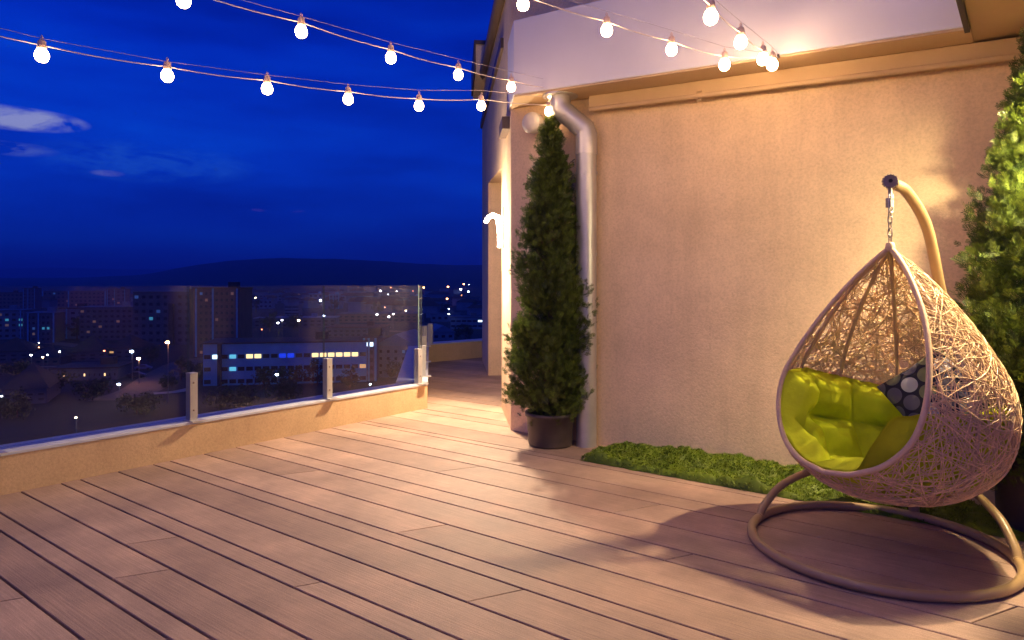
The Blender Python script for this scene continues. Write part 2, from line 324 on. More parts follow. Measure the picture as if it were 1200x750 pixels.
# the building under the terrace
m = MB(); m.prism([xy(W(5.69, -9)), xy(W(5.69, 5.75)), (-1.9, 12.2), (-0.85, 13.4), (8, 15), xy(W(-9, -9))], -22.5, -0.30); o = m.obj('deck_slab', M['curb']); tag(o, kind='structure')

# ================================================================== DECK
seams = [1.113, 1.323, 1.427, 1.655, 1.895, 2.016, 2.27, 2.527, 2.657, 2.937, 3.22, 3.392, 3.695, 4.03, 4.225, 4.55]
lo = []; q = 1.113; k = 0
while q > -4: q -= (0.205, 0.10, 0.205)[k % 3]; lo.append(q); k += 1
hi = [4.655, 4.98, 5.30, 5.49]; q = 5.49; k = 0
while q < 12: q += (0.33, 0.33, 0.19)[k % 3]; hi.append(q); k += 1
seams = sorted(lo)+seams+hi
jt = {1.427: [3.476], 1.655: [3.88, 0.9], 2.937: [4.398, 0.3], 1.895: [2.714], 2.657: [2.849], 2.27: [1.981, -0.9], 3.695: [3.541, 2.042], 0.908: [3.68, 1.2], 3.392: [0.2], 1.323: [0.4], 2.016: [0.1]}
def pmax(q):
    return 5.44 if q < 5.56 else 5.44+0.968*(q-5.56)
GAP = 0.0054; TK = 0.022
dk = MB(); K = -0.5
for a, b in zip(seams[:-1], seams[1:]):
    g_ = GAP if a < 5.2 else 0.010
    qa, qb = a+g_, b-g_; pm = pmax((a+b)/2)
    if qa > 10.8: continue
    pmin = -4.5
    cuts = []
    for kk, v in jt.items():
        if abs(kk-a) < 0.004: cuts = list(v)
    if not cuts:
        rr = random.Random(int(a*1000)); c = 5.2-rr.random()*3.0; cuts = [c-3.1] if 1.0 < a < 4.6 else [c, c-3.1]
        if 4.0 < a < 4.7: cuts = [-1.2]
    cuts = sorted([c for c in cuts if pmin < c < pm-0.3], reverse=True)
    ends = [pm]+cuts+[pmin]
    for i in range(len(ends)-1):
        h1, l1 = ends[i], ends[i+1]
        if a > 4.6 and a < 5.25:                                    # the moss bed lies against the wall here
            l1 = 2.84 if i == len(ends)-2 or l1 < 2.84 else l1
            if h1 <= 2.84: continue
        if i == 0:
            pa, pb = (pmax(qa), pmax(qb))
        else: pa, pb = h1-0.0035, h1-0.0035+K*(qb-qa)
        if i == len(ends)-2 or l1 == 2.84: la = lb = l1
        else: la, lb = l1+0.0035, l1+0.0035+K*(qb-qa)
        e = 0.003
        vs = []
        for z, ins in ((-TK, 0), (-e, 0), (0, e)):
            vs += [W(la+ins, qa+ins, z), W(la*1+K*0+0+(lb-la)+ins, qb-ins, z), W(pb-ins, qb-ins, z), W(pa-ins, qa+ins, z)]
        fs = [(0,1,2,3)[::-1], (8,9,10,11)][:2]
        fs = [(3,2,1,0)[::-1], (8,11,10,9)]
        for lv in (0, 4):
            for k2 in range(4): fs.append((lv+k2, lv+(k2+1)%4, lv+4+(k2+1)%4, lv+4+k2))
        dk.add(vs, fs)
        if h1 > 2.84 and l1 == 2.84: break
o = dk.obj('deck_floor', M['deck']); tag(o, kind='structure')
bm_ = __import__('bmesh'); b2 = bm_.new(); b2.from_mesh(o.data); bm_.ops.recalc_face_normals(b2, faces=b2.faces); b2.to_mesh(o.data); b2.free()
m = MB(); m.prism([xy(W(5.45, -5)), xy(W(5.45, 5.56)), xy(W(8.6, 8.8)), xy(W(8.4, 10.2)), (6, 13), xy(W(-5, -5))], -0.28, -0.045)
o = m.obj('deck_base', mat('dark_substrate', (0.018, 0.008, 0.005), 1.0, spec=0.0)); tag(o, kind='structure')

# ================================================================== PARAPETS + RAILINGS
def parapet(name, label, pts, side, zt=0.28, width=0.26, group=None):
    """pts: inner face line from A to B, side: unit vector pointing out over the edge"""
    A, B = Vector(pts[0]), Vector(pts[1]); sv = Vector(side)
    e = empty(name, (A.x, A.y, 0), label, 'parapet', group)
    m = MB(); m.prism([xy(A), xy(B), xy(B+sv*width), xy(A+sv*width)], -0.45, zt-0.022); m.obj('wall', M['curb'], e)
    m = MB(); m.prism([xy(A-sv*0.008), xy(B-sv*0.008), xy(B+sv*(width+0.02)), xy(A+sv*(width+0.02))], zt-0.0215, zt); m.obj('coping', M['cap'], e, bevel=0.003)
    return e
K0 = W(5.44, 5.56).to_2d()
parapet('parapet_wall', 'low beige stucco parapet running under the three glass panels on the left', [xy(W(5.44, -4)), xy(K0)], Uh)
KD = Vector((-0.119, 0.9929)).normalized(); KO = Vector((-KD.y, KD.x)); K1 = K0+KD*4.52
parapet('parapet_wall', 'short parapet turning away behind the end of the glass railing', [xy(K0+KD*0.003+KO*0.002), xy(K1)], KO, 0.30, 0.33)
E1 = Vector((-0.575, 13.05)); ED = (E1-K1).normalized(); EO = Vector((-ED.y, ED.x))
parapet('parapet_wall', 'far beige parapet with blue coping closing the passage beside the building', [xy(K1+ED*0.0), xy(E1+ED*0.3)], EO, 0.33, 0.3)
def post(pos, rz, parent, h=0.385, z0=0.28):
    m = MB(); M4 = Matrix.Translation((pos[0], pos[1], z0)) @ Matrix.Rotation(rz, 4, 'Z')
    m.box((0, 0, h/2+0.004), (0.070, 0.064, h), M=M4)
    m.box((0, 0, h+0.006), (0.076, 0.070, 0.006), M=M4)
    p = m.obj('post', M['post'], parent, loc=(pos[0], pos[1], z0), bevel=0.003)
    m = MB(); m.box((-0.02, -0.01, 0.005), (0.16, 0.11, 0.010), M=M4); m.obj('base_plate', M['zinc'], p)
    for zz in (0.09, h-0.07):
        m = MB(); Mx = M4 @ Matrix.Translation((-0.0355, 0, zz)) @ Matrix.Rotation(R(90), 4, 'Y')
        m.lathe([(0, -0.004), (0.008, -0.004), (0.009, 0), (0.009, 0.002)], 10, M=Mx); m.obj('bolt', M['steel'], p)
    return p
def panel(A, B, z0, z1, parent, th=0.012):
    d = (B-A).normalized(); n = Vector((-d.y, d.x))*th/2
    m = MB(); m.prism([xy(A-n), xy(B-n), xy(B+n), xy(A+n)], z0, z1)
    # 6 faces: bottom, top, then 4 sides; edges get the green edge material
    m.mi = [1, 1, 0, 1, 0, 1]
    a_ = sum(m.v[i][0]*m.v[(i+1)%4][1]-m.v[(i+1)%4][0]*m.v[i][1] for i in range(4))
    return m.obj('glass_panel', [M['glass'], M['glass_edge']], parent)
rl = empty('glass_railing', W(5.49, 2.86, 0.28), 'frameless glass railing with short square posts along the left terrace edge', 'railing')
pq_ = [5.46, 4.22, 2.863, 1.50, 0.15, -1.2, -2.55]
rzp = math.atan2(-Uh.y, -Uh.x)+math.pi
for q_ in pq_: post(W(5.485, q_), rzp, rl)
ends_ = [5.575, 4.22, 2.863, 1.50, 0.15, -1.2, -2.55]
for i in range(len(ends_)-1):
    panel(W(5.545, ends_[i+1]+0.006).to_2d(), W(5.545, ends_[i]-0.006).to_2d(), 0.295, 1.386, rl)
rl2 = empty('glass_railing', (K0+KD*0.1).to_3d()+Vector((0,0,0.3)), 'second run of glass railing seen edge-on along the returning parapet', 'railing')
rz2 = math.atan2(KO.y, KO.x)
for t in (0.42, 1.95, 4.35): post(K0+KD*t+KO*0.055, rz2, rl2, 0.36, 0.30)
for a_, b_ in ((0.13, 1.94), (1.96, 4.3)): panel(K0+KD*a_+KO*0.10, K0+KD*b_+KO*0.10, 0.31, 1.39, rl2)
pe = empty('railing_post', (K1+ED*0.10+EO*0.05).to_3d()+Vector((0,0,0.33)), 'brown square post standing alone at the far parapet corner', 'post')
m = MB(); m.box((0, 0, 0.18), (0.09, 0.09, 0.36), M=Matrix.Translation((K1+ED*0.08+EO*0.05).to_3d()+Vector((0,0,0.33)))); m.obj('upright', M['post'], pe, bevel=0.003)

# ================================================================== DRAINPIPE, SIREN, SCONCES
dp = empty('drainpipe', W(3.075, 5.10), 'galvanised drainpipe with a bent neck beside the potted thuja', 'pipe')
b0 = W(3.075, 5.10); n0 = W(3.18, 5.02); zt = soff(n0.x, n0.y)
n0 = Vector((0.42, 5.95, 0))
j1 = Vector((b0.x, b0.y, 2.73)); j2 = Vector((n0.x, n0.y, 2.93))
def joint(m, p, r, h=0.05, ax=None):
    m.tube([p-Vector((0,0,h/2)), p+Vector((0,0,h/2))], r, 20)
m = MB(); m.tube([(b0.x, b0.y, 0.0), (b0.x, b0.y, 1.2), (b0.x, b0.y, 2.55)], 0.088, 24); m.obj('pipe_lower', M['zinc'], dp)
m = MB(); dv = (j2-j1).normalized()
m.tube([(b0.x, b0.y, 2.54), (b0.x, b0.y, 2.70), j1+Vector((0,0,0.0))+dv*0.02, j1+dv*0.12], 0.094, 24); m.tube([j1+dv*0.05, j2-dv*0.03], 0.090, 24)
m.tube([j2-dv*0.08, j2+Vector((0,0,0.0)), j2+Vector((0,0,0.06))], 0.094, 24); m.tube([j2+Vector((0,0,0.04)), (n0.x, n0.y, zt+0.03)], 0.088, 24)
m.obj('elbow', M['zinc'], dp)
m = MB(); m.tube([(n0.x, n0.y, zt-0.02), (n0.x, n0.y, zt-0.008)], 0.155, 28); m.obj('flange', M['zinc'], dp)
for z_ in (2.535, 2.36): 
    m = MB(); m.tube([(b0.x, b0.y, z_-0.012), (b0.x, b0.y, z_+0.012)], 0.096, 24); m.obj('pipe_ring', M['zinc'], dp)
for z_ in (1.66,):
    m = MB(); m.tube([(b0.x, b0.y, z_-0.014), (b0.x, b0.y, z_+0.014)], 0.0935, 24); m.box((0,0,0), (0.03, 0.12, 0.02), M=Matrix.Translation((b0.x+Vh.x*0.07, b0.y+Vh.y*0.07, z_))); m.obj('bracket', M['zinc'], dp)
# round white sounder on the wall
sp0 = W(3.64, QW); sz = EYE+(HZ-147)/F*6.35
rzw = math.atan2(Vh.y, Vh.x)
sir = empty('alarm_sounder', (sp0.x, sp0.y, sz), 'round white sounder on the wall left of the thuja top', 'alarm')
Ms = Matrix.Translation((sp0.x, sp0.y, sz)) @ Matrix.Rotation(rzw, 4, 'Z') @ Matrix.Rotation(R(-90), 4, 'Y')
m = MB(); m.lathe([(0, 0), (0.03, 0), (0.03, 0.07), (0.0, 0.07)], 16, M=Ms); m.box((-0.0, -0.05, 0.03), (0.05, 0.09, 0.06), M=Ms); m.obj('bracket', M['plastic_white'], sir)
m = MB(); m.lathe([(0.0, 0.06), (0.085, 0.065), (0.098, 0.085), (0.098, 0.135), (0.088, 0.16), (0.05, 0.172), (0.0, 0.175)], 32, M=Ms); m.obj('drum', M['plastic_white'], sir)
# small conduit clip on the frieze
cc = W(2.07, QW-0.105); zc = soff(cc.x, cc.y)-0.135
m = MB(); m.tube([(cc.x-Uh.x*0.03, cc.y-Uh.y*0.03, zc+0.03), (cc.x, cc.y, zc+0.04), (cc.x+Uh.x*0.02, cc.y+Uh.y*0.02, zc-0.0), (cc.x, cc.y, zc-0.04), (cc.x-Uh.x*0.03, cc.y-Uh.y*0.03, zc-0.03)], 0.009, 8); m.obj('conduit_clip', M['soffit'], bld)
M['sconce'] = emit('sconce_glow', (1.0, 0.76, 0.52), 110.0)
M['sconce_r'] = emit('pendant_glow', (1.0, 0.80, 0.45), 1050.0)
s0 = C0+SD*0.88
sc_ = empty('wall_sconce', (s0.x, s0.y, 2.10), 'lit white wall lamp with a curved arm beside the doorway', 'lamp')
lp_ = bpy.data.lights.new('sconce_lamp', 'POINT'); lp_.energy = 130; lp_.color = (1.0, 0.74, 0.48); lp_.shadow_soft_size = 0.04
lq_ = bpy.data.objects.new('sconce_lamp', lp_); COL.objects.link(lq_); lq_.location = (s0+SD*(-0.02)-SE*0.34).to_3d()+Vector((0, 0, 2.02))
lb_ = bpy.data.lights.new('sconce_beam', 'SPOT'); lb_.energy = 560; lb_.color = (1.0, 0.74, 0.48); lb_.spot_size = R(125); lb_.spot_blend = 0.7; lb_.shadow_soft_size = 0.04
lc_ = bpy.data.objects.new('sconce_beam', lb_); COL.objects.link(lc_); lc_.location = (s0-SE*0.22).to_3d()+Vector((0, 0, 2.03)); lc_.rotation_euler = (Vector((-1.15, 6.5, 0))-lc_.location).to_track_quat('-Z', 'Y').to_euler()
def P3(t, o, z): v = s0+SD*t-SE*o; return Vector((v.x, v.y, z))
m = MB(); m.box((0, 0, 0), (0.02, 0.07, 0.46), math.atan2(SE.y, SE.x), M=Matrix.Translation(P3(0, 0.012, 2.02))); m.obj('back_plate', M['plastic_white'], sc_, bevel=0.004)
m = MB(); m.tube([P3(0, 0.03, 1.90), P3(0, 0.05, 2.05), P3(0, 0.07, 2.13), P3(0, 0.12, 2.15), P3(0, 0.17, 2.12), P3(0, 0.20, 2.07)], lambda t: 0.032-0.012*t, 12); m.obj('light_tube', M['sconce'], sc_)
m = MB(); m.tube([P3(0, 0.05, 1.80), P3(0, 0.05, 1.92)], 0.018, 12); m.obj('lamp_tube', M['sconce'], sc_)

# ================================================================== STRING LIGHTS
def bulb_parts(p, parent, big=1.0, bm='bulb'):
    s = MB(); s.lathe([(0, 0.030), (0.012, 0.030), (0.020, 0.022), (0.022, 0.0), (0.024, -0.020), (0, -0.020)], 12, c=p)
    s.tube([p+Vector((0,0,0.028)), p+Vector((0.006,0,0.044)), p+Vector((0,0,0.056)), p+Vector((-0.006,0,0.044)), p+Vector((0,0,0.030))], 0.003, 5)
    so = s.obj('socket', M['socket'], parent, loc=p)
    b = MB(); big *= 0.78; r = 0.046*big
    prof = [(0.0, -0.018), (0.019, -0.018), (0.023, -0.025), (0.039*big, -0.036), (r, -0.052), (r*0.99, -0.064), (r*0.82, -0.081), (r*0.5, -0.091), (0.0, -0.094)]
    b.lathe(prof, 14, c=p); b.obj('light_bulb', M[bm], so, loc=p)
def catenary(pts, sag=0.03, n=10):
    out = []
    for a, b in zip(pts[:-1], pts[1:]):
        for i in range(n):
            t = i/n; p = a.lerp(b, t); p = p+Vector((0, 0, -4*sag*t*(1-t))); out.append(p)
    out.append(pts[-1]); return out
def string(label, E, pix, plan, extra, upoff=0.045):
    """E: anchor; pix: pixels of the bulb caps; plan: horizontal direction the run takes from the anchor"""
    pts = []; d = Vector(plan).normalized()
    for x, y in pix:
        k = (x-600)/F; t = (E.x-k*E.y)/(k*d.y-d.x); Yv = E.y+t*d.y
        pts.append(Vector((k*Yv, Yv, EYE+(HZ-y)/F*Yv)))
    e = empty('string_lights', E, label, 'string lights', 'warm festoon light strings over the terrace')
    pts2 = list(pts)
    last = pts[-1]; dd = (pts[-1]-pts[-2]); dd = Vector((dd.x, dd.y, dd.z+0.02))
    for i in range(extra):  # unseen bulbs added past the listed ones, to light the chair and deck
        dd = Vector((dd.x, dd.y, dd.z+0.025)); last = last+dd; pts2.append(last)
    if not extra: dd = pts[-1]-pts[-2]; full_end = pts[-1]+Vector((dd.x, dd.y, dd.z+0.05))*2.2
    full = [E]+pts2+([full_end] if not extra else [])
    cp = catenary(full, 0.012, 8)
    m = MB(); m.tube(cp, 0.0033, 6); m.obj('cable', M['cable'], e)
    sup = [p+Vector((0, 0, 0.05+0.02*math.sin(i*0.8))) for i, p in enumerate(full)]; sup[0] = E+Vector((0,0,0.01))
    m = MB(); m.tube(sup, 0.0016, 5); m.obj('support_wire', M['wire'], e)
    for p in pts2: bulb_parts(p, e, 1.0, 'bulb_dim' if not extra else 'bulb')
    return full
EA = Vector((0.385, 6.00, 3.00)); 
fa = string('lower festoon string crossing the sky from the drainpipe to the left edge', EA,
       [(643, 123), (564, 116), (491, 115.5), (408, 107), (313, 94), (196, 78), (49, 53)], (-3.05, -2.3), 0)
EB = Vector((0.40, 6.02, 3.06))
fb = string('upper left festoon string rising from the drainpipe over the sky', EB,
       [(646, 103), (599, 94), (537, 79), (458, 58), (353, 26), (215, -12)], (-1.7, -2.0), 0)
kx = (912-600)/F
tE = (kx*F0.y-F0.x)/(-Uh.x+kx*Uh.y) if False else None
# anchor on the lower edge of the fascia
def on_q(x, y, q):
    k = (x-600)/F; Y = q/(k*Vh.x+Vh.y); return Vector((k*Y, Y, EYE+(HZ-y)/F*Y))
EC = on_q(912, 66, QF-0.02)
fc = string('festoon string crossing in front of the white fascia to its lower edge', EC,
       [(849, 66), (787, 48), (711, 25), (613, -6)], (-1.78, -0.62), 2)
fd = string('short steep festoon string above the middle of the beige wall', EC,
       [(905, 66), (894, 59), (868, 38), (833, 7)], (-0.9, -1.35), 9)
for nm, E_ in (('wall_hook', EC), ):
    m = MB(); m.tube([E_+Vh.to_3d()*0.03, E_], 0.006, 8); m.tube([E_+Vector((0,0,0.015)), E_-Vh.to_3d()*0.015, E_+Vector((0,0,-0.015)), E_+Vh.to_3d()*0.01], 0.004, 6, closed=True)
    tag(m.obj('wall_hook', M['steel'], None), 'small steel hook on the fascia edge where two light strings end', 'hook')
# pendant lamp hanging from the slab in front of the right-hand thuja, just outside the frame
pl = Vector((2.74, 3.40, 2.10))
pe2 = empty('pendant_lamp', (pl.x, pl.y, 2.912), 'lit pendant globe hanging from the slab by the right thuja', 'lamp')
m = MB(); m.tube([(pl.x, pl.y, 2.905), (pl.x, pl.y, pl.z+0.07)], 0.004, 6); m.obj('cord', M['dark'], pe2)
m = MB(); m.lathe([(0, 0.085), (0.03, 0.080), (0.11, 0.020), (0.112, 0.010), (0.030, 0.060), (0, 0.062)], 24, c=pl); m.obj('lamp_cap', M['steel'], pe2)
m = MB(); m.lathe([(0, 0.04), (0.04, 0.035), (0.056, 0.0), (0.04, -0.04), (0, -0.056)], 16, c=pl); m.obj('globe', M['sconce_r'], pe2)

# spotlight under the slab that throws the chair's shadow over the deck
sl = Vector((2.92, 3.72, 2.86)); aim = (Vector((1.75, 3.30, 0.4))-sl).normalized()
spe = empty('ceiling_spotlight', (sl.x, sl.y, 2.912), 'small black spotlight under the slab aimed down at the egg chair', 'spotlight')
m = MB(); m.tube([(sl.x, sl.y, 2.91), (sl.x, sl.y, 2.895)], 0.045, 18); m.obj('mount', M['dark'], spe)
m = MB(); q4 = Vector((0, 0, -1)).rotation_difference(aim).to_matrix().to_4x4(); m.lathe([(0, 0.05), (0.038, 0.045), (0.042, -0.03), (0.036, -0.03), (0.034, 0.02), (0, 0.02)], 20, M=Matrix.Translation(sl) @ q4); m.obj('housing', M['dark'], spe)
ld = bpy.data.lights.new('spot_beam', 'SPOT'); ld.energy = 520; ld.color = (1.0, 0.74, 0.45); ld.spot_size = R(98); ld.spot_blend = 0.55; ld.shadow_soft_size = 0.030
lo_ = bpy.data.objects.new('spot_beam', ld); COL.objects.link(lo_); lo_.location = sl+aim*0.036; lo_.rotation_euler = aim.to_track_quat('-Z', 'Y').to_euler()
# ================================================================== POTTED THUJAS
def frond(mb, o, d, up, size, rnd):
    """a flat branching spray of scale leaves"""
    d = d.normalized(); s = d.cross(up)
    if s.length < 1e-3: s = d.orthogonal()
    s.normalize(); n = s.cross(d)
    def leaf(a, dr, ln, w):
        sd = dr.cross(n).normalized()*w
        b = a+dr*ln; mid = a+dr*ln*0.55
        mb.v += [tuple(a), tuple(mid+sd), tuple(b), tuple(mid-sd)]; i = len(mb.v)-4
        mb.f.append((i, i+1, i+2, i+3)); mb.sm.append(False); mb.mi.append(0)
    leaf(o, d, size, size*0.045)
    for k, t in enumerate((0.12, 0.27, 0.42, 0.57, 0.72)):
        ln = size*(0.62-0.42*t)
        for sg in (-1, 1):
            dr = (d*0.75+s*sg*0.66+n*rnd.uniform(-0.25, 0.25)).normalized()
            leaf(o+d*size*t, dr, ln*rnd.uniform(0.75, 1.15), size*0.040)
def thuja(base, prof, seed, name, label, pot_top, nclump=560, per=30):
    rnd = random.Random(seed)
    H = prof[-1][0]
    def rad(z):
        for (z0, r0), (z1, r1) in zip(prof[:-1], prof[1:]):
            if z0 <= z <= z1: t = (z-z0)/(z1-z0); return r0+(r1-r0)*t
        return 0.0
    e = empty(name, base, label, 'tree', 'potted thujas standing by the wall')
    B = Vector(base)
    m = MB(); m.lathe([(0, 0.004), (0.186, 0.004), (0.192, 0.02), (0.206, pot_top-0.035), (0.220, pot_top-0.033), (0.222, pot_top), (0.208, pot_top), (0.200, pot_top-0.03)], 40, c=B); m.obj('pot', M['pot'], e)
    m = MB(); m.lathe([(0, pot_top-0.022), (0.203, pot_top-0.030)], 30, c=B); m.obj('soil', M['soil'], e)
    m = MB()
    m.tube([B+Vector((0.01*math.sin(z*3), 0.01*math.cos(z*4), z)) for z in [pot_top-0.03+i*(H-pot_top-0.1)/10 for i in range(11)]], lambda t: 0.026*(1-t)+0.004, 8)
    for i in range(26):
        z = pot_top+0.06+i*(H-pot_top-0.4)/26; a = rnd.uniform(0, 6.28); rr = rad(z)*0.75; dz = rr*0.9
        p0 = B+Vector((0, 0, z)); dv = Vector((math.cos(a), math.sin(a), 0))
        m.tube([p0, p0+dv*rr*0.5+Vector((0,0,dz*0.3)), p0+dv*rr+Vector((0,0,dz))], lambda t: 0.009*(1-t)+0.002, 5, caps=False)
    m.obj('trunk', M['bark'], e)
    mb = MB()
    for c in range(nclump):
        # more clumps where the crown is wide
        while True:
            z = rnd.uniform(prof[0][0], H-0.04)
            if rnd.random() < (rad(z)+0.08)/0.5: break
        a = rnd.uniform(0, 2*math.pi); r0 = rad(z); depth = rnd.choice((1.0, 0.97, 0.94, 0.8, 0.62, 0.4))
        bulge = 1+0.12*math.sin(a*3+z*5+seed)+0.07*math.sin(a*5-z*9)
        rc = r0*bulge*depth*rnd.uniform(0.86, 1.02)
        cen = B+Vector((math.cos(a)*rc*0.86, math.sin(a)*rc*0.86, z))
        sz = (0.055+0.16*r0)*rnd.uniform(0.8, 1.25)
        out = Vector((math.cos(a), math.sin(a), 0))
        fan = (out*rnd.uniform(0.4, 1.0)+Vector((0, 0, rnd.uniform(0.55, 1.3)))+Vector((rnd.uniform(-.3,.3), rnd.uniform(-.3,.3), 0))).normalized()
        for k in range(per):
            off = Vector([max(-1.5, min(1.5, rnd.gauss(0, 0.8))) for _ in range(3)])*sz*0.50
            p = cen+off
            dr = (fan+Vector((rnd.gauss(0, .38), rnd.gauss(0, .38), rnd.gauss(0, .30)))).normalized()
            frond(mb, p, dr, out+Vector((rnd.gauss(0,.6), rnd.gauss(0,.6), rnd.gauss(0,.4))), rnd.uniform(0.050, 0.095)*(0.75+0.5*r0), rnd)
    # leader at the very top
    for k in range(40):
        z = H-0.16+rnd.random()*0.16; frond(mb, B+Vector((rnd.gauss(0,.010), rnd.gauss(0,.010), z)), Vector((rnd.gauss(0,.35), rnd.gauss(0,.35), 1)), Vector((rnd.gauss(0,1), rnd.gauss(0,1), 0)), 0.05, rnd)
    mb.obj('crown', M['thuja'], e)
profL = [(0.27, 0.20), (0.36, 0.33), (0.55, 0.37), (0.80, 0.345), (1.05, 0.325), (1.35, 0.295), (1.64, 0.262), (1.95, 0.225), (2.20, 0.165), (2.45, 0.110), (2.68, 0.055), (2.86, 0.012)]
thuja((0.335, 5.96, 0.0), profL, 3, 'potted_thuja', 'tall narrow thuja in a grey pot between the wall corner and the drainpipe', 0.29)
profR = [(0.30, 0.22), (0.42, 0.34), (0.65, 0.41), (0.95, 0.40), (1.4, 0.365), (1.75, 0.31), (2.05, 0.24), (2.35, 0.155), (2.6, 0.085), (2.84, 0.012)]
thuja((3.00, 3.90, 0.0), profR, 11, 'potted_thuja', 'brightly lit thuja in a dark pot behind the egg chair at the right edge', 0.42)

# ================================================================== MOSS BED
m = MB(); m.prism([xy(W(2.835, 4.66)), xy(W(2.835, QW-0.002)), xy(W(-3.3, QW-0.002)), xy(W(-3.3, 4.66))], -0.12, -0.006)
o = m.obj('planting_bed', M['soil']); tag(o, kind='structure')
rnd = random.Random(5)
MD = []
_r = random.Random(9)
for _ in range(52):
    p_ = 2.80-_r.random()**0.8*4.0; q_ = _r.uniform(4.66, QW-0.03); b_ = (q_-4.66)/0.55
    MD.append((p_, q_, _r.uniform(0.08, 0.19), _r.uniform(0.03, 0.10)+0.035*b_))
for _i in range(60):
    MD.append((2.80-_i*0.066+_r.uniform(-.03, .03), _r.uniform(4.665, 4.72), _r.uniform(0.055, 0.10), _r.uniform(0.028, 0.055)))
MD += [(2.66, 4.98, 0.13, 0.10), (2.72, 4.75, 0.12, 0.06), (2.48, 4.72, 0.15, 0.065), (2.12, 5.02, 0.20, 0.13), (2.30, 5.10, 0.13, 0.10), (1.75, 5.05, 0.22, 0.10), (1.85, 4.74, 0.2, 0.075), (1.45, 4.76, 0.2, 0.07)]
def moss_h(p, q):
    h = 0.0
    for a, b, r_, hh in MD:
        d2 = ((p-a)**2*0.45+(q-b)**2)/(r_*r_)
        if d2 < 1: h = max(h, hh*(1-d2)**0.6)
    n_ = noise.noise(Vector((p*14, q*14, 4.2)))
    h = h*(0.9+0.35*n_)
    if p < 1.2: h *= max(0.30, 1-(1.2-p)*0.7)
    return max(0.0, h)
mm = MB(); NP, NQ = 420, 46; p1, p0_ = 2.832, -1.2
vs = []; 
for i in range(NP+1):
    for j in range(NQ+1):
        p = p0_+(p1-p0_)*i/NP; q = 4.635+(QW-0.006-4.635)*j/NQ
        edge_ = j == 0 or i == NP
        vs.append(W(p, q+(0.02*noise.noise(Vector((p*9, 1, 1))) if j == 0 else 0), 0.0015 if edge_ else moss_h(p, q)+0.003*rnd.random()-0.001))
fs = [(i*(NQ+1)+j, (i+1)*(NQ+1)+j, (i+1)*(NQ+1)+j+1, i*(NQ+1)+j+1) for i in range(NP) for j in range(NQ)]
mm.add(vs, fs, True)
for i in range(42000):
    p = rnd.uniform(0.3 if rnd.random() < 0.8 else -1.1, 2.87); q = 4.625+rnd.random()**0.85*(QW-4.635)
    h = moss_h(p, q)
    if h < 0.008 and rnd.random() < 0.8: continue
    o_ = W(p, q, h-0.004 if q > 4.66 else h*rnd.random()); an = rnd.uniform(0, 6.28); ln = rnd.uniform(0.010, 0.022)
    d = Vector((math.cos(an)*0.75, math.sin(an)*0.75, rnd.uniform(0.35, 1.1))).normalized(); s_ = d.cross(Vector((0,0,1))).normalized()*ln*0.22
    mm.v += [tuple(o_-s_), tuple(o_+s_), tuple(o_+d*ln+s_*0.3), tuple(o_+d*ln-s_*0.3)]; k = len(mm.v)-4; mm.f.append((k, k+1, k+2, k+3)); mm.sm.append(False); mm.mi.append(0)
o = mm.obj('moss_cover', M['moss']); tag(o, 'low bright green moss growing in a strip along the wall', 'moss', kind='stuff')

# ================================================================== EGG CHAIR
AX = Vector((2.005, 3.62, 0)); RG = Vector((1.935, 3.625, 0)); PA = R(47)
def polar(c, a, r, z): return Vector((c.x+r*math.cos(a), c.y+r*math.sin(a), z))
def smooth(pts, n=8):
    out = []; P = [Vector(p) for p in pts]; P = [P[0]*2-P[1]]+P+[P[-1]*2-P[-2]]
    for i in range(1, len(P)-2):
        a, b, c, d = P[i-1:i+3]
        for k in range(n):
            t = k/n; out.append(0.5*((2*b)+(c-a)*t+(2*a-5*b+4*c-d)*t*t+(3*b-a-3*c+d)*t**3))
    out.append(P[-2]); return out
RT = 0.0245
st = empty('chair_stand', (RG.x, RG.y, 0), 'taupe tubular stand with a round floor ring and tall curved pole', 'stand')
m = MB(); m.tube([polar(RG, 2*math.pi*i/96, 0.625, RT+0.001) for i in range(96)], RT, 14, closed=True); m.obj('base_ring', M['stand'], st)
arm = [polar(RG, R(44), 0.645, 0.03), polar(RG, R(44), 0.655, 0.30), polar(AX, R(42), 0.66, 0.60), polar(AX, R(36), 0.645, 0.95), polar(AX, R(33), 0.585, 1.22), polar(AX, R(32), 0.50, 1.41),
       polar(AX, R(30), 0.345, 1.72), polar(AX, R(30), 0.16, 1.895), polar(AX, R(30), 0.03, 1.935)]
m = MB(); m.tube(smooth(arm), 0.029, 14); m.obj('pole', M['stand'], st)
jn = polar(RG, PA, 0.655, 0.32)
for sgn, a_end in ((1, R(139)), (-1, R(-22))):
    q0 = polar(RG, a_end, 0.625, 0.030); 
    amid = PA+(a_end-PA)*0.72; amid2 = PA+(a_end-PA)*0.36
    m = MB(); m.tube(smooth([q0, polar(RG, PA+(a_end-PA)*0.93, 0.622, 0.085), polar(RG, amid, 0.615, 0.19), polar(RG, amid2, 0.64, 0.285), jn]), RT*0.92, 12); m.obj('brace', M['stand'], st)
# flange collar where ring halves meet
for a_ in (R(139), R(-22)):
    m = MB(); m.tube([polar(RG, a_-0.03, 0.625, RT+0.001), polar(RG, a_+0.03, 0.625, RT+0.001)], RT+0.002, 14); m.obj('collar', M['stand'], st)
